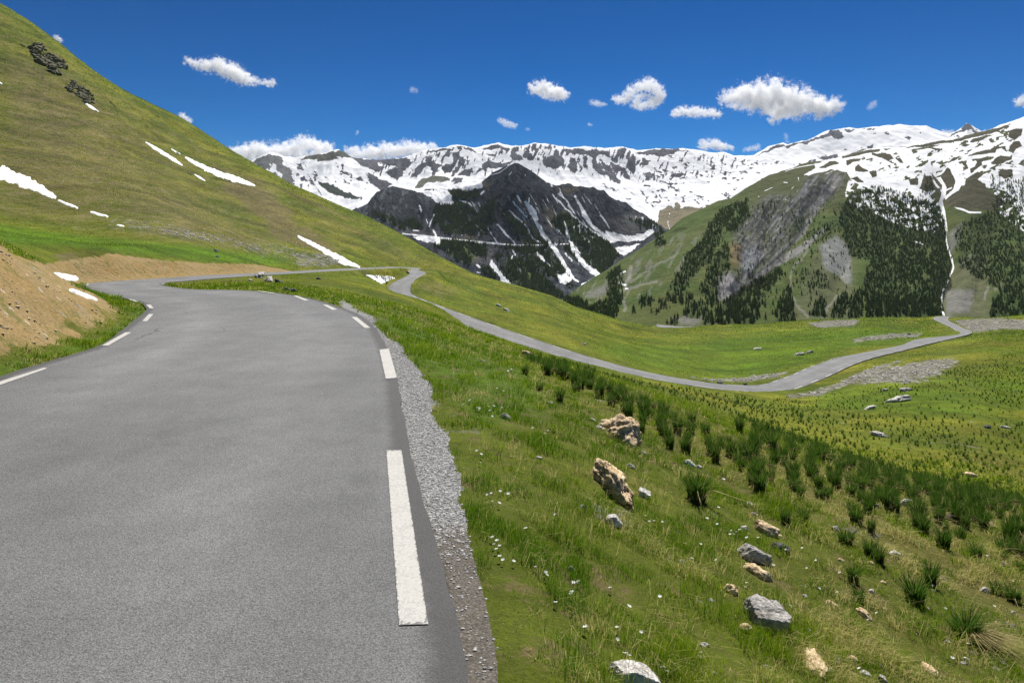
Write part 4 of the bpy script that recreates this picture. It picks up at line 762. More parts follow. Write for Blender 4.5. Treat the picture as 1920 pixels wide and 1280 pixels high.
RB = [T(6,(240,385),(600,345),(830,295),(1000,285),(1200,222),(1400,172),(1720,80),(1560,172),(1350,235),(1100,295),(870,330),(620,375)), T(6,(1200,320),(1240,280),(1400,230),(1520,200),(1330,300),(1240,330)), T(6,(1080,360),(1130,330),(1200,345),(1150,370)), T(6,(420,415),(600,380),(880,340),(720,385),(840,400),(820,425),(680,395),(520,415)), T(6,(-40,450),(200,470),(240,520),(180,545),(300,600),(220,580),(100,520),(-40,480)), T(6,(250,515),(330,520),(370,580),(300,560)), T(6,(100,400),(230,385),(140,430)), T(6,(150,610),(200,600),(200,650)),
 T(6,(1140,505),(1250,450),(1460,405),(1470,380),(1660,355),(1665,430),(1610,385),(1540,400),(1530,450),(1400,470),(1250,480)), T(6,(1210,540),(1330,520),(1430,490),(1400,530),(1350,560),(1360,600),(1290,650),(1220,710),(1200,650),(1270,620),(1300,560)), T(6,(1080,570),(1180,540),(1160,590),(1190,640),(1100,690),(1140,620)), T(6,(1710,170),(1790,140),(1870,140),(1850,230),(1770,290),(1690,240)), T(6,(1700,360),(1760,300),(1830,300),(1870,370),(1780,400),(1750,470),(1700,420)), T(6,(1470,600),(1520,520),(1600,480),(1700,500),(1740,470),(1720,530),(1640,560),(1580,600)), T(6,(1640,580),(1720,580),(1820,650),(1740,610)), T(6,(1810,590),(1886,530),(1886,620)),
 T(6,(890,585),(1000,510),(1110,490),(1010,550)), T(6,(800,570),(860,560),(860,590),(810,590)), T(6,(840,650),(940,605),(900,640)), T(6,(715,590),(740,600),(725,625)), T(6,(580,850),(600,780),(630,700),(650,740),(720,740),(750,830),(830,960),(830,1010),(760,930),(640,930),(560,900)), T(6,(840,730),(930,630),(1000,740),(1020,830),(1000,900),(900,1000),(890,900),(850,860),(830,780)), T(6,(700,690),(760,740),(850,860),(840,920),(780,830)),
 T(6,(880,1050),(1000,960),(1130,870),(1140,780),(1300,690),(1380,720),(1300,790),(1400,840),(1430,950),(1600,1000),(1640,1100),(1500,1180),(1300,1170),(1200,1180),(1000,1120),(900,1130)), T(6,(430,780),(540,760),(550,860),(450,850)), T(6,(1560,720),(1620,660),(1740,660),(1760,740),(1640,780)),
 T(5,(1260,440),(1420,400),(1600,370),(1780,350),(1760,385),(1500,435),(1270,480)), T(5,(1320,500),(1420,480),(1550,480),(1500,510),(1400,530),(1330,580)), T(5,(1440,600),(1490,550),(1540,600),(1640,650),(1560,660),(1450,650)), T(5,(960,600),(1100,520),(1190,510),(1240,540),(1050,600)), T(5,(1640,650),(1720,640),(1740,720),(1680,740)), T(5,(1380,740),(1480,720),(1560,800),(1480,800),(1440,760)), T(5,(1780,400),(1860,410),(1860,500),(1790,450))]
brn = np.zeros(mB.shape)
for p in RB: brn = np.maximum(brn, fld(poly_sd(uw * .6 + u * .4, vw * .6 + v * .4, p), 4))
sp = sst(.62, .70, fbm((u - v * .5) / 13, (v + .3 * u) / 4.5, 3, 89)) * fld(poly_sd(u, v, [(1590,300),(1900,230),(1900,330),(1700,340)]), 12)
snow = np.minimum(snow, 1 - np.maximum(brn, sp))
for p in [T(5,(515,655,5),(620,610,7),(900,560,8),(1160,500,8)), T(5,(770,700,12),(900,630,10),(1030,615,8)), T(5,(1040,685,5),(1200,630,7)), T(5,(240,910,7),(340,865,6)), T(5,(495,798,9),(540,800,9)), T(5,(690,725,8),(698,770,7)), T(5,(600,880,7),(630,850,5)), T(5,(668,890,6),(672,915,5)), T(5,(158,985,9),(162,987,8)), T(5,(515,1030,6),(530,1015,4)), T(6,(1010,1140,10),(1100,1160,24),(1190,1200,22),(1340,1205,16)), T(5,(1375,1040,12),(1385,1080,10)), T(5,(1480,1090,14),(1700,1120,22),(1830,1150,14)),
 [(1764,335,1.5),(1772,352,2.5),(1768,365,3),(1764,378,3.5),(1768,400,4.5),(1771,412,3.5),(1774,430,1.6),(1774,448,1.6),(1778,468,1.5),(1784,485,1.6),(1788,503,1.5),(1778,525,1.5),(1767,549,1.7),(1765,569,1.6),(1769,592,2)], [(1785,352,1),(1772,358,1.5)], T(9,(905,870,7),(930,860,8)), T(9,(900,925,12),(930,935,10)), T(9,(930,955,8),(945,955,6)), T(8,(1290,690,6),(1340,705,9)), T(8,(1490,870,6),(1500,865,6))]:
    snow = np.maximum(snow, fld(line_sd(u * .7 + uw * .3, v * .7 + vw * .3, p), 1.8))
alb = lay(alb, brn * .85, (.060, .052, .032))
mB.build('forested_mountain', 'mtB', alb, snow)

# ------------------------------------------------------------------ conifers
def conifer(seed, tiers=9, pts=6):
    r = np.random.default_rng(seed); V = []; Fc = []; tone = []
    def ring(rad, z, n, jit, off):
        a = np.arange(n) / n * 2 * math.pi + off; k = 1 + jit * r.uniform(-1, 1, n)
        return np.stack([np.cos(a) * rad * k, np.sin(a) * rad * k, z + r.uniform(-.015, .015, n)], 1)
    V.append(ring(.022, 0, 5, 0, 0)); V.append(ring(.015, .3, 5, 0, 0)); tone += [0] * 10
    for i in range(5): Fc.append((i, (i + 1) % 5, 5 + (i + 1) % 5, 5 + i))
    b = 10
    for t in range(tiers):
        f = t / tiers; z0 = .10 + .84 * f; rad = (.21 * (1 - f) ** .8 + .012) * r.uniform(.75, 1.2); z1 = min(1.0, z0 + .075 + rad * .62)
        n = pts * 2; a = ring(rad, z0, n, .3, r.uniform(0, 3)); a[1::2, :2] *= .5; a[1::2, 2] += .045
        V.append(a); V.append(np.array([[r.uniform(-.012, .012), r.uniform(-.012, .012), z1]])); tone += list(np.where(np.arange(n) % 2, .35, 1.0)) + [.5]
        for i in range(n): Fc.append((b + i, b + (i + 1) % n, b + n))
        b += n + 1
    return np.vstack(V), Fc, np.array(tone) * r.uniform(.7, 1.1)
TREES = [conifer(s) for s in range(5)]
TREE_ME = []
for k, (V, Fc, tn) in enumerate(TREES):
    q4 = np.array([f for f in Fc if len(f) == 4]); q3 = np.array([f for f in Fc if len(f) == 3])
    o = mesh_np('conifer', V, [q4, q3], M['tree'], {'tone': tn}, link=False); TREE_ME.append(o.data); bpy.data.objects.remove(o)
def plant(mt, dens, n):
    w_ = dens * np.gradient(mt.X, axis=1) * np.abs(np.gradient(mt.Y, axis=0)); vis = (mt.t < mt.crest - .01) & (mt.v < 616)
    w_ = np.where(vis & (dens > .04), w_, 0).ravel(); w_ /= w_.sum()
    i = rng.choice(len(w_), n, p=w_)
    return np.stack([mt.X.ravel()[i] + rng.uniform(-2, 2, n), mt.Y.ravel()[i] + rng.uniform(-2, 2, n), mt.Z.ravel()[i] - .6], 1), mt.u.ravel()[i], mt.v.ravel()[i]
pB, uB, vB = plant(mB, forB, 16000); hB = rng.uniform(3.5, 12.5, len(pB)) * np.where(vB < 560, .78, 1)
pC, uC, vC = plant(mC, forC_w, 6000); hC = rng.uniform(8, 16, len(pC))
STANDS = [([(1050,555),(1180,490),(1180,605),(1050,605)], 'dark conifer in the long belt beside the valley stream, left of the green mountain', 'conifers by the valley stream'),
 ([(1190,545),(1257,545),(1257,597),(1170,597)], 'small dark conifer in a loose clump on the open slope above the road bend', 'conifers on the open green slope'),
 ([(1240,590),(1275,590),(1275,612),(1240,612)], 'dark conifer in the small clump right behind the far road bend', 'conifers behind the far road bend'),
 ([(1257,545),(1332,545),(1332,600),(1276,600)], 'dark conifer standing above the pale eroded bank near the far road bend', 'conifers above the eroded bank'),
 ([(1300,612),(1300,560),(1400,530),(1475,495),(1475,515),(1452,545),(1446,570),(1446,612)], 'dark green conifer in the dense wedge of forest under the grey gully', 'conifers in the wedge of forest under the gully'),
 ([(1446,612),(1446,570),(1478,525),(1500,560),(1500,612)], 'dark conifer in the narrow strip of forest beside the pale winding track', 'conifers beside the pale track'),
 ([(1500,612),(1500,540),(1618,530),(1618,612)], 'dark conifer in the small woods between the pale tracks and the big forest', 'conifers between the tracks and the big forest'),
 ([(1618,612),(1618,500),(1768,500),(1768,612)], 'dark conifer at the foot of the big forest left of the white stream', 'conifers at the foot of the big forest'),
 ([(1768,612),(1768,480),(2000,480),(2000,612)], 'dark conifer in the forest right of the white stream', 'conifers right of the white stream')]
size = hB / pB[:, 1] * ((uB > 1040) & (uB < 1920) & (vB < 606))
ind = np.zeros(len(pB), bool); order = np.argsort(-size)
cnt = 0
for i in order:
    if cnt >= 290: break
    for poly, lab, grp in STANDS:
        if poly_sd(np.array([uB[i]]), np.array([vB[i]]), poly)[0] < 0:
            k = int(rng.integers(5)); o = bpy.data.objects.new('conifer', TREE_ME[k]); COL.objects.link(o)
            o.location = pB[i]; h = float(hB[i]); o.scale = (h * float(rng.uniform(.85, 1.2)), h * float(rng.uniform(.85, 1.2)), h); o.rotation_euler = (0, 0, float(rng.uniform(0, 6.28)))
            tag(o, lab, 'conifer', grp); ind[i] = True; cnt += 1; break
P_ = np.vstack([pB[~ind], pC]); H_ = np.concatenate([hB[~ind], hC]); K_ = rng.integers(0, 5, len(P_)); A_ = rng.uniform(0, 6.28, len(P_))
VV, F4, F3, TN, b = [], [], [], [], 0
for k, (V, Fc, tn) in enumerate(TREES):
    m = K_ == k; p, h, a = P_[m], H_[m], A_[m]; n = len(p); nv = len(V)
    c, s_ = np.cos(a)[:, None], np.sin(a)[:, None]; sx = rng.uniform(.85, 1.25, (n, 1))
    X = (V[None, :, 0] * c - V[None, :, 1] * s_) * h[:, None] * sx; Y = (V[None, :, 0] * s_ + V[None, :, 1] * c) * h[:, None] * sx
    VV.append(np.stack([X + p[:, :1], Y + p[:, 1:2], V[None, :, 2] * h[:, None] + p[:, 2:3]], -1).reshape(-1, 3)); TN.append(np.tile(tn, n) * np.repeat(rng.uniform(.55, 1.5, n), nv))
    o_ = (b + np.arange(n) * nv)[:, None, None]
    F4.append((np.array([f for f in Fc if len(f) == 4])[None] + o_).reshape(-1, 4)); F3.append((np.array([f for f in Fc if len(f) == 3])[None] + o_).reshape(-1, 3)); b += n * nv
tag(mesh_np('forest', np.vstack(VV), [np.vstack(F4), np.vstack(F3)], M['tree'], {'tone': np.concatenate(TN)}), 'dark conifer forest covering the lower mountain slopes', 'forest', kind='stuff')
print('mountains', time.time() - T0)
#@@NEAR
# ------------------------------------------------------------------ rocks
def ico(sub):
    import bmesh
    bm = bmesh.new(); bmesh.ops.create_icosphere(bm, subdivisions=sub, radius=1.0)
    V = np.array([v.co[:] for v in bm.verts]); Fc = np.array([[v.index for v in f.verts] for f in bm.faces]); bm.free(); return V, Fc
ICO = {k: ico(k) for k in (1, 2, 3, 4, 5)}
def rock_shape(seed, ang, rough, sub=4, flat=1.0):
    """unit rock: planes cut from a ball (ang -> blocky) plus broken relief"""
    r = np.random.default_rng(seed); V, Fc = ICO[sub]; D = V / np.linalg.norm(V, axis=1)[:, None]
    n = int(9 + 5 * ang); N = r.normal(size=(n, 3))
    if ang >= 1: N[:6] = np.array([[1, 0, 0], [-1, 0, 0], [0, 1, 0], [0, -1, 0], [0, 0, 1], [0, 0, -1]]) + r.normal(0, .16, (6, 3))
    N /= np.linalg.norm(N, axis=1)[:, None]
    N = np.vstack([N, [[0, 0, 1], [0, 0, -1]]]); d = np.concatenate([r.uniform(.62, .98, n), [.85 * flat, .8]])
    if ang >= 1: d[:6] = .68; d[6:n] = r.uniform(.86, 1.05, n - 6)
    c = D @ N.T; rad = np.where(c > .05, d[None] / np.maximum(c, .05), 9).min(1)
    rad = np.minimum(rad, 1.25) * min(ang, 1) + (1 - ang) * .9
    off = Vector(r.uniform(-50, 50, 3))
    nz = np.array([mnoise.fractal(Vector(p) * 1.6 + off, 1.0, 2.1, 5) for p in D]); hz = np.array([mnoise.fractal(Vector(p) * 6 + off, .9, 2.1, 4) for p in D])
    return D * (rad * (1 + rough * (.20 * nz + .09 * hz)))[:, None], Fc
def rock(name, label, mat, u, v, w, h, roll=0.0, ang=.8, rough=1.0, seed=0, deep=.75, group=None, cat='rock', sink=.28, sub=4, yaw=None):
    """u,v centre of the outline in the photo, w x h its size there; it sits on the ground under it"""
    base = hit(u, v + h * .28); d = base[1]; s = d / F
    V, Fc = rock_shape(seed or int(u * 7 + v), ang, rough, sub)
    r = np.random.default_rng(int(u + v)); a = r.uniform(0, 6.28) if yaw is None else yaw
    c_, s_ = math.cos(a), math.sin(a)
    V = np.stack([V[:, 0] * c_ - V[:, 1] * s_, V[:, 0] * s_ + V[:, 1] * c_, V[:, 2]], 1)
    V = V / np.abs(V).max(0) * np.array([w * s / 2, deep * (w + h) * .5 * s / 2, h * s / 2 * (1 + sink)])
    roll_ = roll
    if roll_ >= 14 and w > 1.5 * h and w > 20:      # long stones lie along the slope
        a_ = math.radians(roll_); p0 = hit(u - .46 * w * math.cos(a_), v - .46 * w * math.sin(a_) + h * .35); p1 = hit(u + .46 * w * math.cos(a_), v + .46 * w * math.sin(a_) + h * .35)
        ax = Vector(p1 - p0); L = min(ax.length, 2.6 * w * s); ax.normalize(); sd_ = ax.cross(Vector((0, 0, 1))).normalized(); up_ = sd_.cross(ax)
        q = V * np.array([L / (w * s), 1, 1]); V = q[:, :1] * np.array(ax) + q[:, 1:2] * np.array(sd_) + q[:, 2:] * np.array(up_); ctr = (p0 + p1) / 2; ctr[2] += h * s * .12
    else:
        a = math.radians(roll_); c_, s_ = math.cos(a), math.sin(a)
        V = np.stack([V[:, 0] * c_ + V[:, 2] * s_, V[:, 1], -V[:, 0] * s_ + V[:, 2] * c_], 1)
        ctr = np.array([(u - 960) / F * d, d + .12 * w * s, CZ - (v - V0) / F * d - h * s * sink * .7])
    o = mesh_np(name, V, Fc, M[mat], smooth=(rough > .6 and mat == 'tan')); o.location = ctr
    return tag(o, label, cat, group)
ROCKS = [
 ('boulder','large tan pitted boulder with a dark overhanging front, upper of the two big boulders','tan',1168,808,98,62,6,.55,1.3,1.35),
 ('boulder','long tan pitted boulder lying downhill below the other, lower of the two big boulders','tan',1150,897,128,62,48,.4,1.5,.6),
 ('rock','big blocky dark grey rock with a lit top near the bottom of the slope','gray',1438,1152,108,56,24,1,.5,.8),
 ('rock','flat grey rock with a rounded top, left of the smaller dark one','gray',1410,1037,78,32,14,.8,.7,.8),
 ('rock','small dark grey humped rock just right of the flat grey one','dark',1468,1030,46,22,8,.7,.7,.8),
 ('rock','pale grey flat rock just below the long tan boulder','pale',1152,976,42,24,22,.9,.5,.8),
 ('rock','small white rock against the right side of the long tan boulder','pale',1208,927,30,20,18,1,.4,.8),
 ('rock','tan pitted rock lying above the flat grey rock','tan',1438,990,62,24,22,.5,1.3,.7),
 ('rock','narrow tan rock sloping down just below the flat grey rock','tan',1420,1069,72,22,30,.5,1.3,.7),
 ('rock','tan crumbly rock lying up-left of the big blocky grey rock','tan',1370,1103,34,22,20,.5,1.4,.8),
 ('rock','brown broken rock with a pale chip, just left below the big blocky grey rock','tan',1400,1178,30,22,26,.5,1.4,.8),
 ('rock','long upright tan rock at the bottom edge of the slope','tan',1527,1243,88,28,66,.5,1.3,.7),
 ('rock','round tan stone right of the long upright tan rock','tan',1597,1239,26,20,10,.6,1.1,.9),
 ('rock','tan broken stone below the rush tufts, right of the big blocky grey rock','tan',1621,1149,42,16,34,.5,1.3,.8),
 ('rock','low tan sliver of rock up-left of the broken stone below the tufts','tan',1560,1132,34,10,28,.5,1.2,.8),
 ('rock','long tan sliver of rock near the right end of the bottom edge','tan',1745,1255,46,14,38,.5,1.2,.8),
 ('rock','wide pale slab cut by the bottom edge of the photo','pale',1190,1276,116,44,6,.8,.5,.9),
 ('rock','small blue-white stone between the upright tan rock and the round tan stone','pale',1570,1239,15,12,0,.9,.4,.9),
 ('rock','small pale pink stone just right of the upright tan rock','pale',1558,1256,16,10,10,.8,.5,.9),
 ('rock','flat pale stone on the bottom edge below the round tan stone','pale',1622,1263,24,9,6,.8,.5,.9),
 ('rock','pale stone with a lit top at the bottom edge, right of the flat pale one','gray',1655,1272,26,16,24,.8,.5,.9),
 ('rock','tiny dark-edged stone right of the round tan stone','gray',1652,1250,12,8,20,.8,.5,.9),
 ('rock','narrow white stone on the grass left of the lower tufts','pale',1408,946,26,9,24,.9,.4,.8),
 ('rock','small grey stone just below the narrow white stone','gray',1413,964,20,9,6,.8,.6,.8),
 ('rock','flat white stone at the edge of the tufts, right of the upper boulder','pale',1290,868,34,13,12,.8,.5,.8),
 ('rock','long white-grey slab among the tufts on the right','pale',1702,943,52,18,14,.8,.6,.7),
 ('rock','dark grey wedge of rock half hidden by a tuft on the right','dark',1790,971,34,24,28,.9,.5,.8),
 ('rock','small white stone peeping out left of a tuft','pale',1568,992,17,14,0,.8,.5,.8),
 ('rock','white stone on open grass between the tufts on the right','pale',1678,1040,25,14,-14,.9,.4,.8),
 ('rock','tiny pale stone at the right edge below the tufts','pale',1887,1060,17,9,30,.8,.4,.8),
 ('rock','rounded pale stone left of the lowest right tufts','pale',1848,1107,18,13,6,.6,.6,.8),
 ('rock','small grey stone right below the upper tan boulder','gray',1205,850,20,11,6,.8,.6,.8),
 ('rock','dull grey flat stone between the two tan boulders','gray',1182,874,20,9,24,.8,.5,.8),
 ('rock','small grey stone left of the long tan boulder','gray',1094,951,16,12,36,.8,.5,.8),
 ('rock','pale sliver of stone in the grass left below the pale flat rock','pale',1071,1068,18,10,52,.8,.5,.8),
 ('rock','grey stone among white flowers beside the gravel','gray',946,780,28,14,16,.7,.8,.8),
 ('rock','tiny grey stone high on the verge above the flowers','gray',905,677,10,6,10,.8,.5,.8),
 ('rock','small stone in the grass uphill from the upper boulder','pale',1112,788,16,7,14,.8,.5,.8),
 ('rock','second small stone in the grass uphill from the upper boulder, nearer to it','pale',1124,801,14,6,14,.8,.5,.8),
 ('rock','flat dark stone low in the grass between the boulder and the gravel','gray',1010,858,15,6,4,.8,.5,.8),
 ('rock','flat grey stone by the dark tuft uphill of the upper boulder','gray',1032,756,18,7,2,.8,.5,.8),
 ('rock','tan-white rock on the crest of the slope below the lower road','tan',988,663,22,14,6,.6,1.1,.9),
 ('rock','small rock just right of the tan-white rock on the crest','gray',1003,668,14,6,0,.7,.8,.9),
 ('rock','jagged grey rock on the grass tongue inside the hairpin, largest of its row','gray',487,516,26,16,14,.8,1.2,.9),
 ('rock','grey rock in the middle of the row inside the hairpin','gray',505,523,24,12,16,.8,1.1,.9),
 ('rock','dark grey rock at the right end of the row inside the hairpin','dark',522,528,20,9,16,.8,1,.9),
 ('rock','flat dark rock by the near road edge inside the hairpin','dark',537,543,22,8,8,.8,.9,.9),
 ('rock','dark pointed rock right of the flat one by the near road edge','dark',551,545,14,10,12,.9,.9,.9),
 ('rock','small pale rock left of the row inside the hairpin','pale',468,525,10,6,0,.7,.6,.9),
 ('rock','small dark rock in the grass far right inside the hairpin','dark',596,522,10,7,0,.7,.8,.9),
 ('rock','dark square rock beside the lower road, left of two','dark',1350,718,9,8,0,1,.4,.9),
 ('rock','dark rock beside the lower road, right of two','dark',1397,720,9,6,0,1,.4,.9),
 ('rock','dark rock standing on the far pale scree above the lower road','dark',1705,627,8,5,0,.9,.5,.9),
 ('rock','small white outcrop in the middle of the tufted slope','pale',1650,815,34,12,8,.6,1.2,.9),
 ('rock','long pale outcrop on the meadow below the scree, largest there','pale',1690,749,58,14,-12,.6,1.2,.6),
 ('rock','grey outcrop on the meadow just above the long pale one','gray',1700,731,28,9,0,.6,1.2,.7),
 ('rock','dark rock on the far right meadow','dark',1853,800,16,9,0,.8,.9,.9),
 ('rock','low pale rock right of the dark one on the far right meadow','pale',1885,801,26,7,0,.7,.9,.7),
 ('rock','tan flat rock on the yellow grass at the right edge','tan',1821,891,28,13,6,.6,1,.8),
 ('rock','grey stone on the right meadow under the scree tail','gray',1660,731,14,6,0,.7,.8,.9),
 ('rock','pale stone left of the long outcrop on the meadow','pale',1632,765,26,7,-18,.6,.9,.7),
 ('rock','pale broken rock on the grass flank above the lower road','pale',935,573,14,6,30,.7,.9,.8),
 ('rock','second pale rock down the grass flank above the lower road','pale',950,581,16,6,24,.7,.9,.8),
 ('rock','pale small rock on the bowl above the lower road','pale',1096,645,9,5,0,.7,.9,.8),
 ('rock','grey low rock on the inner meadow above the lower bend','gray',1500,664,24,7,-14,.6,1,.7),
 ('rock','grey outcrop right of the low rock on the inner meadow','gray',1519,660,18,6,-10,.6,1,.7),
 ('rock','pale low rock far left on the inner meadow','pale',1420,654,20,6,-6,.6,1,.7),
 ('rock','grey block on the hillside turf above the orange cut','gray',405,470,9,7,0,.9,.6,.9),
 ('rock','grey block on the hillside turf, below the other one','gray',407,481,8,5,0,.9,.6,.9),
]
for i, (nm, lb, mt, u, v, w, h, roll, ang, rough, deep) in enumerate(ROCKS):
    rock(nm, lb, mt, u, v, w, h, roll, ang, rough, 100 + i, deep, sub=5 if w > 80 else 4 if w > 30 else 3, cat='boulder' if nm == 'boulder' else 'rock')
r_ = np.random.default_rng(77)
for k in range(44):
    u, v = float(r_.uniform(1230, 1915)), float(r_.uniform(860, 1268))
    if v < 800 + (u - 1230) * .24: continue
    rock('stone', 'tiny pale stone sunk in the grass of the lower right slope', ('pale', 'tan', 'gray')[k % 3], u, v, float(r_.uniform(8, 19)), float(r_.uniform(5, 10)), float(r_.uniform(0, 13)), .8, .8, 700 + k, .9, 'tiny stones in the lower right grass', 'stone', .5, 2)
OUT = [('dark jagged outcrop high on the left hillside, largest one','outcrop',86,112,66,40,36,.5,1.6),('dark outcrop on the left hillside just above the short snow streak','outcrop',150,174,52,30,34,.5,1.7),('small dark outcrop at the top left corner of the hillside','outcrop',10,12,24,16,30,.5,1.5),
 ('small dark outcrop left of the largest outcrop','outcrop',42,86,18,10,20,.5,1.5),('dark outcrop strip just right under the skyline of the hillside','outcrop',222,152,16,10,40,.5,1.6),('lower dark outcrop under the skyline of the hillside','outcrop',237,172,14,9,36,.5,1.6),('small dark outcrop below the skyline cloud','outcrop',295,219,12,6,20,.5,1.6),('low dark outcrop in the brown slope under the skyline','outcrop',210,195,28,7,26,.5,1.6),('tiny dark outcrop left of the short snow streak','outcrop',79,148,9,6,20,.5,1.5),('dark outcrop between the two long snow streaks','outcrop',355,327,16,6,30,.5,1.5)]
def outcrop(label, u, v, w, h, roll, seed):
    r = np.random.default_rng(seed); VV, FF, b = [], [], 0; a = math.radians(roll); n = 14 + int(w * .8); c0 = hit(u, v)
    for k in range(n):
        du, dv = r.uniform(-.5, .5) * w * (1 if w > 40 else .2), r.uniform(-.32, .32) * h * (1 if w > 40 else .4); P = hit(u + du * math.cos(a) - dv * math.sin(a), v + du * math.sin(a) + dv * math.cos(a)); s = P[1] / F
        if w < 40: s = c0[1] / F; P = c0 + np.array([r.uniform(-.22, .22) * w * s, r.uniform(-.2, .2) * h * s, 0]); P[2] = float(zat(P[0], P[1]))
        V, Fc = rock_shape(seed * 31 + k, .75, 1.8, 3); g = h * s * r.uniform(.07, .19)
        V = V * np.array([g * 1.6, g * 1.5, g * 1.15]) + P - c0 - np.array([0, 0, g * .3]); VV.append(V); FF.append(Fc + b); b += len(V)
    o = mesh_np('outcrop', np.vstack(VV), np.vstack(FF), M['outcrop']); o.location = c0
    return tag(o, label, 'rock outcrop')
for i, (lb, mt, u, v, w, h, roll, ang, rough) in enumerate(OUT): outcrop(lb, u, v, w, h, roll, 300 + i)

# ------------------------------------------------------------------ snow patches
def snow_patch(label, pts, thick, dmin=0):
    p = np.array(pts, float); s = np.concatenate([[0], np.cumsum(np.hypot(*np.diff(p[:, :2], axis=0).T))]); n = max(8, int(s[-1] / 2.5))
    q = np.linspace(0, s[-1], n); c = np.stack([np.interp(q, s, p[:, k]) for k in range(3)], 1)
    t = np.gradient(c[:, :2], axis=0); t /= np.linalg.norm(t, axis=1)[:, None]; nr = np.stack([-t[:, 1], t[:, 0]], 1)
    V = []; m = 9
    for i in range(n):
        for k in range(m):
            a = -1 + 2 * k / (m - 1); w = .86 * c[i, 2] * (1 + .9 * (fbm(np.array([q[i] / 5.0]), np.array([3.0 if a < 0 else 8.0]), 3, int(pts[0][0]))[0] - .5))
            P = hit(c[i, 0] + nr[i, 0] * a * w, c[i, 1] + nr[i, 1] * a * w, dmin)
            e = min(1, min(i, n - 1 - i) / 3); P[2] += -.06 * (abs(a) > .99 or i in (0, n - 1)) + thick * .35 * (1 - a * a) * e + .03
            V.append(P)
    o = mesh_np('snow_patch', V, grid_faces(n, m), M['snow'], smooth=True)
    return tag(o, label, 'snow patch', 'snow patches left on the near slopes')
for lb, pts, th in [
 ('big white snow tongue running in from the left edge of the hillside', [(-60,300,14),(0,324,15),(40,338,14),(70,352,10),(95,366,6),(106,371,3)], .5),
 ('thin snow streak continuing below the big snow tongue', [(108,375,2),(125,383,3.5),(147,391,2)], .3), ('broken snow sliver on the stony ground under the thin streak', [(168,397,1.5),(185,402,3),(204,407,1.5)], .25), ('tiny snow spot on the stony hillside', [(218,422,1),(226,423.5,2),(234,425,1)], .2),
 ('short snow streak right below the dark outcrops', [(156,192,1.5),(170,201,3),(186,211,1.2)], .4), ('long thin snow streak on the middle of the hillside', [(272,267,1.5),(300,283,4.5),(325,299,3.5),(343,311,1.2)], .4),
 ('longest snow streak of the hillside, widening to the lower right', [(346,295,1.5),(370,308,5),(400,322,6.5),(440,335,7),(465,344,5),(479,349,1.5)], .5), ('small snow sliver above the longest streak', [(320,279,1),(329,285,2),(339,290,1)], .3), ('small snow sliver below the longest streak', [(364,327,1.2),(374,333,2),(386,340,1)], .3),
 ('diagonal snow streak ending at the far side of the road', [(557,442,2),(580,455,4.5),(620,476,6),(650,491,6),(676,501.5,2)], .4), ('small snow sliver left of the streak by the road', [(633,490,1),(642,494.5,2.2),(652,498,1)], .2),
 ('triangular snow patch in the hollow left of the far bend', [(686,516,1),(700,520,4),(714,526,7),(726,523,5),(741,522,1)], .25), ('oval snow patch behind the orange earth mound', [(96,513,1.5),(108,516,4),(125,520,6.5),(140,523,5.5),(148,525,2)], .3), ('thin snow sliver on the back of the orange mound', [(128,544,1),(145,550,3),(165,557,3.5),(184,564,1.2)], .12),
 ('speck of snow at the left edge high on the hillside', [(-6,155,1),(0,157,2),(5,159,1)], .3)]:
    snow_patch(lb, pts, th, 30 if 'oval' in lb else 0)
print('rocks', time.time() - T0)

# ------------------------------------------------------------------ blades
def blades(P, h, wd, lean, az, face, tone, dry, bend=.5):
    """two-piece tapering blades; P roots (n,3), returns verts, quads, tris, tone, dry"""
    n = len(P); dx, dy = np.cos(az) * lean, np.sin(az) * lean; fx, fy = np.cos(face) * wd / 2, np.sin(face) * wd / 2
    m = P + np.stack([dx * h * .35 * bend, dy * h * .35 * bend, h * .55], 1); t = P + np.stack([dx * h, dy * h, h * (1 - .45 * np.minimum(lean, 1.6) ** 2 * .6)], 1)
    s = np.stack([fx, fy, 0 * fx], 1)
    V = np.stack([P - s, P + s, m + s * .8, m - s * .8, t], 1).reshape(-1, 3); b = np.arange(n)[:, None] * 5
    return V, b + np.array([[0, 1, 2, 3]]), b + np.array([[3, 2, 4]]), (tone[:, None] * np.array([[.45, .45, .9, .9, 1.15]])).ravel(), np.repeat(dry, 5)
offG = fieldat
def polar(n, u0, u1, d0, d1, pw=1.0):
    u = rng.uniform(u0, u1, n); d = np.exp(math.log(d0) + (math.log(d1) - math.log(d0)) * rng.uniform(0, 1, n) ** pw)
    return (u - 960) / F * d, d
x, y = polar(860000, -300, 2650, 2.2, 46, .9)
z = zat(x, y); uu, vv = PX(x, y, z)
keep = (fieldat(offA, x, y) > .03) & (fieldat(at['gravel'], x, y) + 1.1 * (fbm(x * 2.4, y * 2.4, 3, 5) - .5) < .5) & (fieldat(at['apron'], x, y) < .4) & (fieldat(at['dirt'], x, y) + .6 * (fbm(x * 1.2, y * 1.2, 3, 6) - .5) < .5) & (vv < 2100)
x, y, z, vv, uu = x[keep], y[keep], z[keep], vv[keep], uu[keep]; n = len(x); dd = np.hypot(x, y)
cl = fbm(x / .35, y / .35, 3, 91); cl2 = fbm(x / 1.6, y / 1.6, 3, 92); dryf = fieldat(at['dry'], x, y)
keep = rng.uniform(0, 1, n) < np.clip(.55 + 1.2 * (cl - .3), .45, 1) * (1 - .75 * sst(.50, .62, fbm(x / .42, y / .42, 4, 99))); x, y, z, dd, cl, cl2, dryf = (a[keep] for a in (x, y, z, dd, cl, cl2, dryf)); n = len(x)
h = (.026 + .10 * sst(.3, .75, cl) * rng.uniform(.5, 1.3, n)) * (1 + .022 * dd) * np.where(cl2 > .5, 1.25, .85)
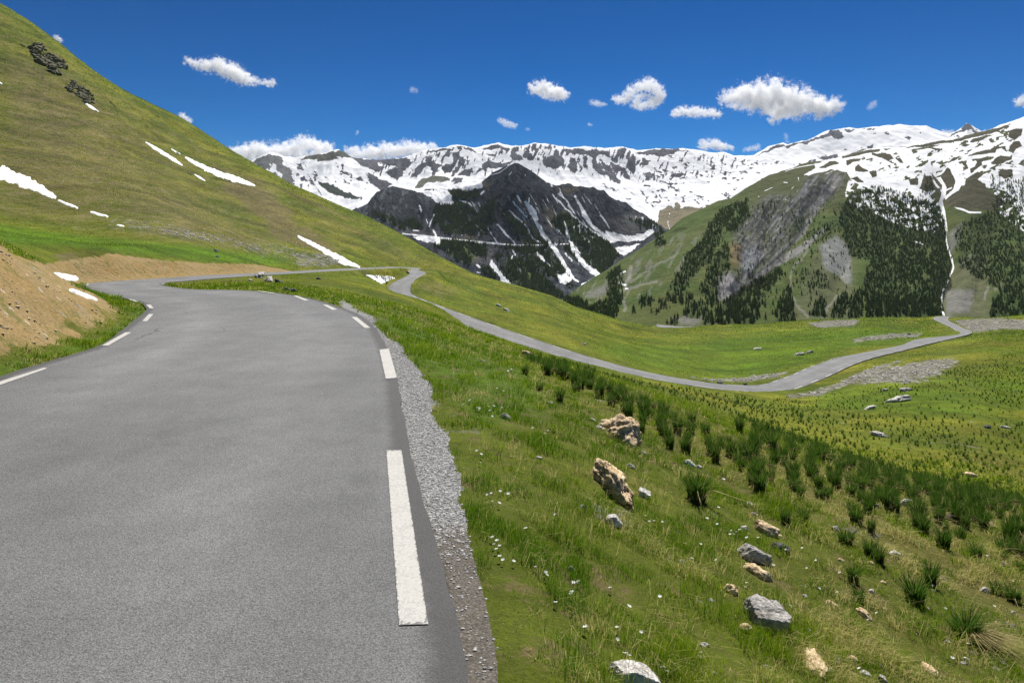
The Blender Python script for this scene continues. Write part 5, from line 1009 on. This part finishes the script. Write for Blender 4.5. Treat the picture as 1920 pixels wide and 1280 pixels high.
near_edge = np.exp(-((fieldat(offA, x, y) - .9) / .5) ** 2) * (x > 0); h *= 1 + .5 * near_edge * (dd < 20)
dry = ((rng.uniform(0, 1, n) < np.clip(.05 + .75 * dryf + 2.4 * (fbm(x / .5, y / .5, 4, 93) - .54), .02, .85))).astype(float) * rng.uniform(.5, 1, n)
h = np.where(dry > .3, h * rng.uniform(.6, 1.3, n), h) * .85; lean = np.where(dry > .3, rng.uniform(.4, 1.5, n), rng.uniform(.05, .75, n))
az = np.where(rng.uniform(0, 1, n) < .45, rng.normal(-.5, .6, n), rng.uniform(0, 6.28, n))
wd = np.maximum(.0026, .0006 * dd) * rng.uniform(.8, 1.5, n)
tone = np.clip(.05 + 1.5 * (cl2 - .25) + rng.normal(0, .26, n) + 1.1 * (fbm(x / .16, y / .16, 3, 102) - .5), 0, 1.3)
B1 = blades(np.stack([x, y, z - .01], 1), h, wd, lean, az, rng.uniform(0, 6.28, n), tone, dry)
# long dry stalks lying over the grass
x, y = polar(5000, 850, 1990, 3, 22); z = zat(x, y); uu, vv = PX(x, y, z)
keep = (fieldat(offA, x, y) > .5) & (fbm(x / .45, y / .45, 3, 95) > .52) & (vv < 1350); x, y, z = x[keep], y[keep], z[keep]; n = len(x); dd = np.hypot(x, y)
B2 = blades(np.stack([x, y, z], 1), rng.uniform(.10, .30, n), np.maximum(.0022, .0004 * dd), rng.uniform(.7, 1.5, n), rng.normal(-.7, .9, n), rng.uniform(0, 6.28, n), rng.uniform(.5, 1, n), rng.uniform(.75, 1, n))
# loose clumps of longer grass
cx, cy = polar(2000, 830, 2500, 2.8, 30, .8); kz = (fieldat(offA, cx, cy) > .7) & (fbm(cx / 1.1, cy / 1.1, 3, 103) > .44); cx, cy = cx[kz], cy[kz]; nb = 34
x = np.repeat(cx, nb); y = np.repeat(cy, nb); n = len(x); q = rng.uniform(0, 6.28, n); rr = .075 * np.sqrt(rng.uniform(0, 1, n)); x = x + np.cos(q) * rr; y = y + np.sin(q) * rr; z = zat(x, y); dd = np.hypot(x, y); ct = np.repeat(rng.uniform(.15, 1.2, len(cx)), nb); cd = np.repeat((rng.uniform(0, 1, len(cx)) < .3) * 1.0, nb)
B4 = blades(np.stack([x, y, z - .01], 1), rng.uniform(.05, .14, n) * (1 + .012 * dd), np.maximum(.0032, .0006 * dd), .15 + rr * 9 * rng.uniform(.6, 1.4, n), q, rng.uniform(0, 6.28, n), np.clip(ct + rng.normal(0, .15, n), 0, 1.3), np.clip(cd * rng.uniform(.4, 1, n), 0, 1))
# coarse sward of the far meadow and the hillside
x, y = polar(270000, -250, 2250, 34, 330, .8); z = zat(x, y); keep = (fieldat(offA, x, y) > .4) & (fieldat(off2, x, y) > .6) & (fieldat(at['scree'], x, y) < .5) & (fieldat(at['dirt'], x, y) < .45)
x, y, z = x[keep], y[keep], z[keep]; n = len(x); dd = np.hypot(x, y); c3 = fbm(x / (dd * .03), y / (dd * .03), 4, 96)
br_ = fieldat(at['brown'], x, y)
B3 = blades(np.stack([x, y, z - .02], 1), dd * .0009 * rng.uniform(.4, 1.4, n) * (.3 + 1.3 * c3), dd * .0011 * rng.uniform(.5, 1.4, n), rng.uniform(.2, .9, n), rng.uniform(0, 6.28, n), rng.uniform(0, 6.28, n), np.clip(.5 + 2.4 * (fbm(x * .03 + y * .01, y * .11, 4, 94) - .5) + 1.0 * (c3 - .45) + rng.normal(0, .25, n), 0, 1.35), (rng.uniform(0, 1, n) < np.clip(.05 + .8 * br_ + .6 * fieldat(at['dry'], x, y), 0, .75)) * rng.uniform(.3, .9, n))
def join(Bs):
    V, q, t, a, d, b = [], [], [], [], [], 0
    for B in Bs:
        V.append(B[0]); q.append(B[1] + b); t.append(B[2] + b); a.append(B[3]); d.append(B[4]); b += len(B[0])
    return np.vstack(V), [np.vstack(q), np.vstack(t)], {'tone': np.concatenate(a), 'dry': np.concatenate(d)}
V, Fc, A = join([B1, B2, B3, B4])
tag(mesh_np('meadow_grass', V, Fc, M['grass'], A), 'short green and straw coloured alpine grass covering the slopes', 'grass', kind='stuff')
print('grass', len(V), time.time() - T0)

# ------------------------------------------------------------------ rush tufts
def tuft_shape(seed, nb, skirt=True, wide=1.0):
    r = np.random.default_rng(seed); a = r.uniform(0, 6.28, nb); rr = .13 * np.sqrt(r.uniform(0, 1, nb)) * wide
    P = np.stack([np.cos(a) * rr, np.sin(a) * rr * .8, -.03 + 0 * a], 1)
    B = [blades(P, r.uniform(.5, 1.0, nb) * (1 - .8 * rr), (.019 if nb > 40 else .05) * r.uniform(.8, 1.3, nb), .08 + rr * 1.9 * r.uniform(.5, 1.3, nb), a + r.normal(0, .35, nb), r.uniform(0, 6.28, nb), np.clip(r.normal(.45, .28, nb), 0, 1.1), (r.uniform(0, 1, nb) < .06) * .8)]
    if skirt:
        k = nb // (14 if skirt < 2 else 2); a = r.normal(-.9, .7, k)
        B.append(blades(np.stack([np.cos(a) * .1, np.sin(a) * .1, .02 + 0 * a], 1), r.uniform(.4, .75, k), .014 * r.uniform(.8, 1.4, k), r.uniform(1.0, 1.7, k), a, r.uniform(0, 6.28, k), r.uniform(.4, 1, k), r.uniform(.8, 1, k)))
    return join(B)
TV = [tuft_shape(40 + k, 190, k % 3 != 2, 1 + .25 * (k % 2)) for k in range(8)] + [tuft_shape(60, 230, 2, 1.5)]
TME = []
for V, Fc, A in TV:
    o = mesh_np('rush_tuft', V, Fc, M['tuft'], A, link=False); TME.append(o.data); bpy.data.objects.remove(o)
ntuft = 0
def put_tuft(P, h, label, group, k=None, wide=1.0):
    global ntuft
    k = int(rng.integers(8)) if k is None else k
    o = bpy.data.objects.new('rush_tuft', TME[k]); COL.objects.link(o); o.location = P; o.scale = (h * wide, h * wide, h); o.rotation_euler = (0, 0, float(rng.normal(0, .5))); ntuft += 1
    return tag(o, label, 'grass tuft', group)
NEAR = [(120,112,78,1),(320,92,85,1.1),(480,132,85,1),(550,192,150,.55),(735,312,140,.6),(720,104,88,1),(620,62,66,1),(890,257,125,.7),(905,425,140,1.1),(290,392,105,1.3),(355,272,135,1.1),(450,332,110,.8),(440,470,115,1.2),(500,522,125,.9),(825,665,165,.9),(725,775,185,1.2),(335,645,125,1),(370,765,100,1.2),(1110,492,115,1),(1235,712,95,1.2),(1345,765,125,1.1),(1050,995,190,1.2),(1200,1045,140,1.1),(20,272,105,.9),(610,264,66,1),(1290,512,76,.9),(1390,582,85,.9),(1395,484,115,1),(1100,284,125,1.1),(960,204,112,1),(1025,214,104,.9)]
TXT = ['wide dark green rush tuft', 'narrow upright dark green rush tuft', 'dark green rush tuft']
def where(u, v):
    h_ = 'right' if u > 1780 else 'middle' if u > 1620 else 'left'
    return h_
for (a, b, h_, wdt) in NEAR:
    u, v = 1500 + a / 3.369, 900 + b / 3.369; P = hit(u, v); s = P[1] / F
    if v > 1140: lb = 'largest rush tufts, low on the right slope with pale dry straw fanned beneath'
    elif v > 1090: lb = 'big dark rush tuft on the lower right slope, above the tufts with fanned straw'
    elif v > 1030: lb = 'dark rush tuft standing alone on the green grass right of the grey rocks'
    elif u < 1640: lb = 'dark rush tuft with straw at its foot, near the small white stone on the slope'
    else: lb = 'dark rush tuft at the lower edge of the dense band, near the white-grey slab'
    put_tuft(P - np.array([0, 0, .02]), h_ / 3.369 * s * 1.3, lb, 'rush tufts on the near slope', k=8 if v > 1140 else None, wide=wdt * 1.25)
for u, v, h_, wdt, lb in [(1306,938,52,1.5,'broad spiky rush tuft alone on the grass right of the long tan boulder'),(1472,982,34,.9,'left of two small rush tufts just above the tan pitted rock'),(1505,982,34,1,'right of two small rush tufts just above the tan pitted rock'),(1424,922,42,1.1,'dark rush tuft just above the narrow white stone'),(1050,752,26,1.1,'small dark rush tuft left uphill of the upper tan boulder'),(1012,733,18,1.2,'low dark rush tuft on the verge uphill of the boulders'),(985,702,20,1,'small rush tuft at the upper left end of the dense band')]:
    P = hit(u, v); put_tuft(P, 1.25 * h_ * P[1] / F, lb, 'rush tufts on the near slope', wide=wdt * 1.2)
Z1 = [(985,672),(1060,692),(1280,790),(1450,845),(1600,880),(1920,952),(2010,985),(2450,1110),(2450,1180),(2010,1040),(1900,1005),(1780,985),(1650,950),(1520,920),(1400,890),(1260,845),(1200,800),(1110,745),(1040,715)]
x, y = polar(36000, 960, 2500, 8.5, 26); z = zat(x, y); uu, vv = PX(x, y, z); sd_ = poly_sd(uu, vv + 25 * (fbm(x, y, 3, 97) - .5), Z1)
keep = (sd_ < 0) | ((sd_ < 120) & (vv > 800) & (uu > 1380) & (rng.uniform(0, 1, len(x)) < .06)); x, y, z, uu, vv = (a[keep] for a in (x, y, z, uu, vv))
def thin(x, y, r):
    cells = {}; out = []
    for i in range(len(x)):
        rr = r(i) if callable(r) else r; k = (int(x[i] // rr), int(y[i] // rr)); ok = True
        for a in (-1, 0, 1):
            for b in (-1, 0, 1):
                for j in cells.get((k[0] + a, k[1] + b), ()):
                    if (x[j] - x[i]) ** 2 + (y[j] - y[i]) ** 2 < rr * rr: ok = False
        if ok: cells.setdefault(k, []).append(i); out.append(i)
    return np.array(out, int)
rv_ = .26 + .42 * fbm(x / 1.3, y / 1.3, 3, 101); ii = thin(x, y, .29); ii = ii[rng.uniform(0, 1, len(ii)) < np.clip(2.0 - 2.2 * rv_[ii], .4, 1)]; x, y, z, uu, vv = (a[ii] for a in (x, y, z, uu, vv)); o_ = np.argsort(y); rest = []
for i in o_:
    h_ = float(rng.uniform(.20, .42) + .12 * rng.uniform() ** 3)
    if ntuft < 298 and uu[i] < 1935:
        if uu[i] < 1250: lb = 'dark green rush tuft in the upper dense band, uphill and right of the upper boulder'
        elif uu[i] < 1480: lb = 'dark green rush tuft in the dense band right of the two tan boulders'
        elif uu[i] < 1720: lb = 'dark green rush tuft in the middle of the dense band crossing the right slope'
        else: lb = 'dark green rush tuft at the right end of the dense band crossing the slope'
        put_tuft((x[i], y[i], z[i] - .02), h_, lb, 'rush tufts in the dense band')
    else: rest.append((x[i], y[i], z[i] - .02, h_))
Z2 = [(960,655),(1200,716),(1420,748),(1600,735),(1680,722),(1800,690),(1920,655),(2010,640),(2400,640),(2400,1080),(2010,975),(1920,950),(1600,876),(1280,785),(1050,690)]
x, y = polar(150000, 960, 2400, 24, 150, .9); z = zat(x, y); uu, vv = PX(x, y, z)
gap = poly_sd(uu, vv, [(1480,742),(1600,745),(1700,770),(1920,790),(1920,772),(1720,745),(1600,738)])
keep = (poly_sd(uu, vv, Z2) < 0) & (fieldat(offA, x, y) > 1.5) & (fieldat(at['scree'], x, y) < .3) & (rng.uniform(0, 1, len(x)) < np.clip(sst(.40, .56, .55 * fbm(x / 7, y / 7, 3, 98) + .45 * fbm(x / 1.9, y / 1.9, 3, 104)) * (gap > 0), .05, 1))
x, y, z = x[keep], y[keep], z[keep]; ii = thin(x, y, .5); rest += [(x[i], y[i], z[i] - .03, float(.13 + .42 * rng.uniform() ** 1.6)) for i in ii[:10500]]
LOWT = [tuft_shape(70 + k, 22, False) for k in range(4)]
VV, F4, F3, TN, DR, b = [], [], [], [], [], 0
for x_, y_, z_, h_ in rest:
    V, Fc, A = LOWT[int(rng.integers(4))]; VV.append(V * np.array([h_ * 1.1, h_ * 1.1, h_]) + np.array([x_, y_, z_])); F4.append(Fc[0] + b); F3.append(Fc[1] + b); TN.append(A['tone'] * rng.uniform(.6, 1.1)); DR.append(A['dry']); b += len(V)
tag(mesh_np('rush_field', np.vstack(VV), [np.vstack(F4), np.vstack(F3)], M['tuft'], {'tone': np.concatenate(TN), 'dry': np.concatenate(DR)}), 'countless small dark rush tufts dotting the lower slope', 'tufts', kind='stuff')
print('tufts', ntuft, len(rest), time.time() - T0)

# ------------------------------------------------------------------ loose stones
def scatter(name, x, y, size, mat, label, cat, sub=1, sink=.3):
    z = zat(x, y); n = len(x); Vs = []; Fs = []; shapes = [rock_shape(500 + k, .8, 1.0, sub) for k in range(6)]; nv = len(shapes[0][0])
    K = rng.integers(0, 6, n); A_ = rng.uniform(0, 6.28, n); S = np.stack([size * rng.uniform(.7, 1.4, n), size * rng.uniform(.7, 1.2, n), size * rng.uniform(.4, .9, n)], 1)
    V0_ = np.stack([s[0] for s in shapes])[K]; c, s_ = np.cos(A_)[:, None], np.sin(A_)[:, None]
    X = (V0_[..., 0] * c - V0_[..., 1] * s_) * S[:, :1]; Y = (V0_[..., 0] * s_ + V0_[..., 1] * c) * S[:, 1:2]
    V = np.stack([X + x[:, None], Y + y[:, None], V0_[..., 2] * S[:, 2:] + (z + S[:, 2] * (1 - 2 * sink) * .5)[:, None]], -1).reshape(-1, 3)
    Fc = (shapes[0][1][None] + (np.arange(n) * nv)[:, None, None]).reshape(-1, 3)
    return tag(mesh_np(name, V, Fc, M[mat]), label, cat, kind='stuff')
x, y = polar(60000, 620, 1000, 3, 19, .8); g = fieldat(at['gravel'], x, y); a = fieldat(at['apron'], x, y); k = ((g + .9 * (fbm(x * 3, y * 3, 4, 8) - .5) > .42) & (fieldat(offA, x, y) > -.03)) | ((a > .4) & (rng.uniform(0, 1, len(x)) < np.clip(.9 - (4.9 - y) * 1.1, .10, .9)))
x, y = x[k], y[k]; scatter('gravel', x, y, .003 + .009 * rng.uniform(0, 1, len(x)) ** 2.6 + .0005 * y, 'pebble', 'loose light grey gravel along the road edge', 'gravel')
x, y = polar(150000, 100, 2010, 35, 300, .8); s = fieldat(at['scree'], x, y); k = (s + .8 * (fbm(x / 3, y / 3, 4, 9) - .5) > .5) & (fieldat(offA, x, y) > .5); x, y = x[k], y[k]
scatter('scree', x, y, (.05 + .22 * rng.uniform(0, 1, len(x)) ** 3) * (.6 + y / 260), 'stone', 'scattered pale stones of the scree patches', 'stones')
x, y = polar(4500, -60, 420, 9, 75, 1); s = fieldat(at['dirt'], x, y); k = (s > .5) & (fbm(x * .9, y * .9, 3, 10) > .58) & (fieldat(offA, x, y) > .2); x, y = x[k], y[k]
scatter('earth_crumbs', x, y, .012 + .05 * rng.uniform(0, 1, len(x)) ** 4 + .0006 * y, 'crumb', 'loose crumbs of earth and stone on the orange bank', 'rubble')
print('stones', time.time() - T0)

# ------------------------------------------------------------------ flowers
def flower_mesh():
    V, Fc, b = [], [], 0
    for k in range(6):
        a = k / 6 * 6.283; c, s_ = math.cos(a), math.sin(a)
        for r_, w_, z_ in ((.12, .10, .0), (.6, .34, .10), (1.0, .18, .30)):
            V += [(c * r_ - s_ * w_, s_ * r_ + c * w_, z_), (c * r_ + s_ * w_, s_ * r_ - c * w_, z_)]
        Fc += [(b, b + 1, b + 3, b + 2), (b + 2, b + 3, b + 5, b + 4)]; b += 6
    return np.array(V), np.array(Fc)
fv, ff = flower_mesh(); o = mesh_np('white_flower', fv, ff, M['petal'], link=False); FLM = o.data; bpy.data.objects.remove(o)
sv = np.array([(c * .06, s_ * .06, z_) for z_ in (-3.2, 0) for c, s_ in ((1, 0), (-.5, .87), (-.5, -.87))]); o = mesh_np('stem', sv, np.array([(0, 1, 4, 3), (1, 2, 5, 4), (2, 0, 3, 5)]), M['stem'], link=False); STM = o.data; bpy.data.objects.remove(o)
yv, yf = ICO[1]; o = mesh_np('flower_centre', yv * np.array([.2, .2, .12]) + np.array([0, 0, .06]), yf, M['yolk'], link=False); YKM = o.data; bpy.data.objects.remove(o)
c4 = lambda *p: [(640 + a / 2.667, 800 + b / 2.667) for a, b in p]; c8 = lambda *p: [(1000 + a * .479, 750 + b * .479) for a, b in p]; c6 = lambda *p: [(640 + a / 2.976, 460 + b / 2.976) for a, b in p]
FLW = [('small white flower in the row beside the gravel, left of the long boulder', c4((730,345),(750,338),(795,330),(755,378),(790,395),(835,345)), 'flowers beside the end of the gravel'),
 ('small white flower in the tight cluster beside the old asphalt strip', c4((755,567),(778,583),(762,600),(792,606),(775,623),(792,663),(808,680),(862,685)), 'flowers beside the old asphalt strip'),
 ('small white flower on the grass between the road edge and the pale flat rock', c4((922,522),(972,710),(1022,742),(1026,760),(1160,798),(1183,793),(1148,850),(1072,893),(1070,450),(1218,1026)), 'flowers between the road edge and the pale rock'),
 ('small white flower high on the verge by the grey stone', c6((680,893),(717,870),(757,910),(770,915),(768,930),(820,900),(850,905),(828,930),(842,958),(896,910),(870,805),(905,815),(930,705),(950,690)), 'flowers high on the verge'),
 ('small white flower by the gravel halfway up the verge', c4((678,127),(700,145),(695,185),(958,12),(1020,35),(1033,25)), 'flowers halfway up the verge'),
 ('small white flower in the patch above the flat grey rock', c8((775,515),(808,513),(770,530),(795,520),(785,530),(455,478),(473,478),(505,480),(440,458),(725,425),(680,470),(720,490),(835,545),(880,545),(745,317)), 'flowers above the flat grey rock'),
 ('white flower on the open grass around the narrow tan rock', c8((620,627),(655,567),(715,632),(835,720),(830,735),(940,652),(1070,660),(1105,635),(1120,740),(1188,755),(985,590),(1052,580)), 'flowers around the narrow tan rock'),
 ('white flower on the low grass left of the big blocky grey rock', c8((203,905),(328,905),(330,948),(422,918),(375,822),(495,780),(300,745),(150,768),(87,805),(157,727),(175,725)), 'flowers left of the blocky grey rock'),
 ('bright white flower near the bottom edge, above the wide pale slab', c8((655,998),(652,1018),(525,1075),(360,1012),(375,1020)), 'flowers above the wide pale slab'),
 ('white flower right of the big blocky grey rock', c8((1005,813),(1078,905),(1310,868),(1343,838),(1545,820),(1310,945),(1275,1060)), 'flowers right of the blocky grey rock'),
 ('white flower among the rush tufts on the right slope', c8((1463,718),(1200,680),(1565,728),(1775,617),(1805,812),(1878,712),(1613,820),(1700,960),(1640,1020)), 'flowers among the rush tufts')]
for lb, pts, grp in FLW:
    for (u, v) in pts:
        P = hit(u, v + 6); d = P[1]; r_ = min(.020, max(.013, .0021 * d)) * float(rng.uniform(.85, 1.2))
        o = bpy.data.objects.new('white_flower', FLM); COL.objects.link(o); o.location = (P[0], P[1], P[2] + r_ * 3.0); o.scale = (r_, r_, r_); o.rotation_euler = (float(rng.uniform(.1, .6)), float(rng.uniform(-.3, .3)), float(rng.uniform(0, 6))); tag(o, lb, 'flower', grp)
        for nm, me in (('stem', STM), ('flower_centre', YKM)):
            c = bpy.data.objects.new(nm, me); COL.objects.link(c); c.parent = o

# ------------------------------------------------------------------ clouds
def cloud(label, dist, puffs, dens=.02, rag=1.0, seed=0, group='clouds in the blue sky'):
    """puffs: (u, v, radius) in the photo at this distance; a closed lumpy body filled with an uneven vapour"""
    r = np.random.default_rng(seed + int(puffs[0][0])); s = dist / F
    full = [puffs[0]]
    for p, q in zip(puffs, puffs[1:]):
        k = int(math.hypot(q[0] - p[0], q[1] - p[1]) / (.55 * min(p[2], q[2]))) if math.hypot(q[0] - p[0], q[1] - p[1]) < 1.9 * (p[2] + q[2]) else 0
        for j in range(1, min(k, 3) + 1):
            f = j / (min(k, 3) + 1); full.append(tuple(p[i] + (q[i] - p[i]) * f + (r.normal(0, .16) * p[2] if i < 2 else 0) for i in range(3)))
        full.append(q)
    puffs = full; C = np.array([W(u, v, dist) for u, v, _ in puffs]); R = np.array([q[2] * s for q in puffs]); ctr = C.mean(0)
    C = C - ctr; C[:, 1] += r.uniform(-.5, .5, len(C)) * R
    V, Fc, b = [], [], 0
    for c, q in zip(C, R):
        v_, f_ = ICO[3]; V.append(v_ * q * 1.4 + c); Fc.append(f_ + b); b += len(v_)
    o = mesh_np('cloud', np.vstack(V), np.vstack(Fc), None, link=True)
    md = o.modifiers.new('r', 'REMESH'); md.mode = 'VOXEL'; md.voxel_size = float(max(R.max() * .16, R.min() * .25)); dg = bpy.context.evaluated_depsgraph_get(); me = bpy.data.meshes.new_from_object(o.evaluated_get(dg)); o.modifiers.clear(); old = o.data; o.data = me; bpy.data.meshes.remove(old); me.name = 'cloud'
    m = Mt('cloud_vapour'); t = m.t; mx = None; Rm = float(R.mean())
    wob_ = m.n.new('ShaderNodeTexNoise'); wob_.inputs['Scale'].default_value = 1.1 / Rm; wob_.inputs['Detail'].default_value = 4; t.links.new(m.obj, wob_.inputs['Vector'])
    v1 = m.n.new('ShaderNodeVectorMath'); v1.operation = 'SUBTRACT'; t.links.new(wob_.outputs['Color'], v1.inputs[0]); v1.inputs[1].default_value = (.5, .5, .5)
    v2 = m.n.new('ShaderNodeVectorMath'); v2.operation = 'MULTIPLY_ADD'; t.links.new(v1.outputs[0], v2.inputs[0]); v2.inputs[1].default_value = (Rm * 1.5,) * 3; t.links.new(m.obj, v2.inputs[2])
    for c, q in zip(C, R):
        d = m.n.new('ShaderNodeVectorMath'); d.operation = 'DISTANCE'; t.links.new(v2.outputs[0], d.inputs[0]); d.inputs[1].default_value = tuple(c)
        f = m.math('MULTIPLY_ADD', d.outputs['Value'], -1 / float(q), 1.0); mx = f if mx is None else m.math('SMOOTH_MAX', mx, f, .3)
    nz = m.noise(2.2 / Rm, 7, .62, co=m.obj, dist=.3)
    f = m.math('ADD', mx, m.lin(nz, .3, .7, -.75 * rag, .42 * rag))
    ds = m.math('MULTIPLY', m.step(f, .0, .55), dens * 1.1)
    vol = m.n.new('ShaderNodeVolumePrincipled'); vol.inputs['Color'].default_value = (.98, .98, .98, 1); vol.inputs['Anisotropy'].default_value = .1; t.links.new(ds, vol.inputs['Density']); t.links.new(vol.outputs[0], m.out.inputs['Volume'])
    me.materials.clear(); me.materials.append(m.m); o.location = ctr
    return tag(o, label, 'cloud', group)
cloud('long white cloud at the upper left, thin at both ends', 9000, [(350,114,8),(372,122,12),(395,124,15),(415,126,19),(440,138,19),(462,150,14),(492,155,6),(511,156,10)], .02)
cloud('compact white cloud, leftmost of the three in the middle of the sky', 9000, [(1003,166,15),(1022,166,17),(1042,172,17),(1058,180,12)], .022)
cloud('ring shaped white cloud with a blue gap in its middle', 9000, [(1152,184,7),(1172,186,13),(1180,176,12),(1200,163,14),(1222,160,17),(1236,168,15),(1232,188,15),(1210,196,11),(1190,196,10),(1196,182,9),(1209,180,9)], .018)
cloud('small faint cloud just left of the ring shaped cloud', 9000, [(1110,192,7),(1124,194,7),(1136,196,4)], .012)
cloud('low wedge shaped cloud left under the biggest cloud', 9000, [(1264,214,9),(1285,207,12),(1305,209,12),(1328,213,11),(1350,214,9)], .02)
cloud('biggest white cloud, spreading right of the middle of the sky', 9000, [(1362,184,15),(1385,184,22),(1415,186,30),(1448,180,33),(1480,190,32),(1462,212,20),(1512,190,26),(1540,195,22),(1568,200,17),(1440,200,22)], .02)
cloud('small cloud low over the snow ridge, right of centre', 9500, [(1318,270,11),(1336,269,12),(1354,274,10),(1372,279,7)], .018)
cloud('faint small cloud just above the ridge, right of the low one', 9500, [(1396,282,5),(1410,278,7),(1422,276,8)], .009)
cloud('tiny cloud wisp high left of centre', 9000, [(773,168,7),(780,170,6)], .006, 1.1)
cloud('thin slanting cloud wisp above the ridge in the centre', 9000, [(938,226,7),(952,232,8),(966,236,7)], .014)
cloud('tiny puff below the slanting wisp', 9000, [(988,242,4),(992,243,3)], .01)
cloud('tiny puff between the centre clouds and the ridge', 9000, [(1104,233,4),(1110,234,3)], .01)
cloud('faint wisp right of the biggest cloud', 9000, [(1634,200,8),(1640,192,6),(1628,203,5)], .006, 1.1)
cloud('cloud cut by the right edge of the sky', 9000, [(1910,194,10),(1924,186,13),(1940,184,13)], .016)
cloud('white cumulus bank over the left end of the snow ridge', 9000, [(440,290,16),(470,288,22),(500,282,20),(520,288,24),(550,282,22),(582,274,22),(600,278,18),(615,286,14),(560,300,20)], .02)
cloud('flatter white cumulus bank behind the ridge, right of the first bank', 9000, [(655,290,13),(680,288,16),(705,286,18),(735,284,18),(765,280,18),(790,278,16),(815,282,12)], .02)
cloud('bit of cloud peeping over the hillside skyline, upper of two', 9000, [(104,70,7),(114,76,6)], .016)
cloud('bit of cloud peeping over the hillside skyline, lower of two', 9000, [(340,216,8),(352,226,9)], .018)
cloud('faint cloud bank behind the pointed far peak', 12000, [(1770,250,9),(1786,250,8),(1845,250,9)], .008)
cloud('tiny white puff above the left cumulus banks', 9000, [(646,275,4),(652,276,3)], .012)
cloud('faint wisps above the right end of the ridge', 9000, [(1472,254,6),(1478,266,5)], .005, 1.1)
cloud('tiny wisp left of the small puff above the ridge', 9000, [(671,247,4),(668,252,3)], .008)
# the cloud overhead, above the frame, that keeps the dark mountain in shade
cloud('white cloud high overhead, throwing its shade on the dark middle mountain', 5000, [(1040,-520,50),(1075,-525,60),(1110,-532,66),(1145,-515,50),(1203,-500,32),(1228,-500,28)], .003, 1.0)
print('clouds', time.time() - T0)
# ------------------------------------------------------------------ camera, sun, sky
cam = bpy.data.objects.new('camera', bpy.data.cameras.new('camera')); COL.objects.link(cam); SC.camera = cam
cam.location = (0, 0, CZ); cam.rotation_euler = (math.radians(90), 0, 0)
cam.data.sensor_width = 36; cam.data.lens = F / 1920 * 36; cam.data.clip_start = .05; cam.data.clip_end = 60000
cam.data.shift_y = (V0 - 640) / 1920
SUN_EL, SUN_AZ = math.radians(57), math.radians(14)        # azimuth measured to the right of straight ahead
sun = bpy.data.objects.new('sun', bpy.data.lights.new('sun', 'SUN')); COL.objects.link(sun)
sun.data.energy = 5.0; sun.data.angle = math.radians(.53); sun.data.color = (1, .965, .91)
sd = Vector((math.sin(SUN_AZ) * math.cos(SUN_EL), math.cos(SUN_AZ) * math.cos(SUN_EL), math.sin(SUN_EL)))
sun.rotation_euler = sd.to_track_quat('Z', 'Y').to_euler()
w = bpy.data.worlds.new('World'); SC.world = w; w.use_nodes = True
nt = w.node_tree; bg = nt.nodes['Background']; sky = nt.nodes.new('ShaderNodeTexSky'); sky.sky_type = 'NISHITA'; sky.sun_disc = False
sky.sun_elevation = SUN_EL; sky.sun_rotation = SUN_AZ; sky.altitude = 2400; sky.air_density = 1.0; sky.dust_density = .35; sky.ozone_density = 4.0
hs_ = nt.nodes.new('ShaderNodeHueSaturation'); hs_.inputs['Saturation'].default_value = 1.36; hs_.inputs['Hue'].default_value = .500
sc_ = nt.nodes.new('ShaderNodeVectorMath'); sc_.operation = 'SCALE'; sc_.inputs['Scale'].default_value = .06; gm_ = nt.nodes.new('ShaderNodeGamma'); gm_.inputs['Gamma'].default_value = 1.52
nt.links.new(sky.outputs[0], sc_.inputs[0]); nt.links.new(sc_.outputs[0], gm_.inputs['Color']); nt.links.new(gm_.outputs[0], hs_.inputs['Color']); nt.links.new(hs_.outputs[0], bg.inputs['Color']); bg.inputs['Strength'].default_value = 1.3
SC.view_settings.view_transform = 'Standard'; SC.view_settings.look = 'None'; SC.view_settings.exposure = .55; SC.view_settings.gamma = 1
SC.cycles.volume_bounces = 9; SC.cycles.max_bounces = 10; SC.cycles.transparent_max_bounces = 8; SC.cycles.use_denoising = True; SC.cycles.denoising_prefilter = 'NONE'; SC.cycles.denoising_input_passes = 'RGB_ALBEDO_NORMAL'
SC.cycles.volume_step_rate = 1.0; SC.cycles.volume_max_steps = 128
hz_ = Mt('air'); hv = hz_.n.new('ShaderNodeVolumePrincipled'); hv.inputs['Color'].default_value = (.80, .88, 1, 1); hv.inputs['Density'].default_value = 1.5e-5; hz_.t.links.new(hv.outputs[0], hz_.out.inputs['Volume'])
bx = np.array([(x, y, z) for z in (-262.0, 905.0) for y in (-2600.0, 7700.0) for x in (-6600.0, 6600.0)])
tag(mesh_np('haze', bx, np.array([(0, 2, 3, 1), (4, 5, 7, 6), (0, 1, 5, 4), (2, 6, 7, 3), (0, 4, 6, 2), (1, 3, 7, 5)]), hz_.m), kind='stuff')
print('script', time.time() - T0)
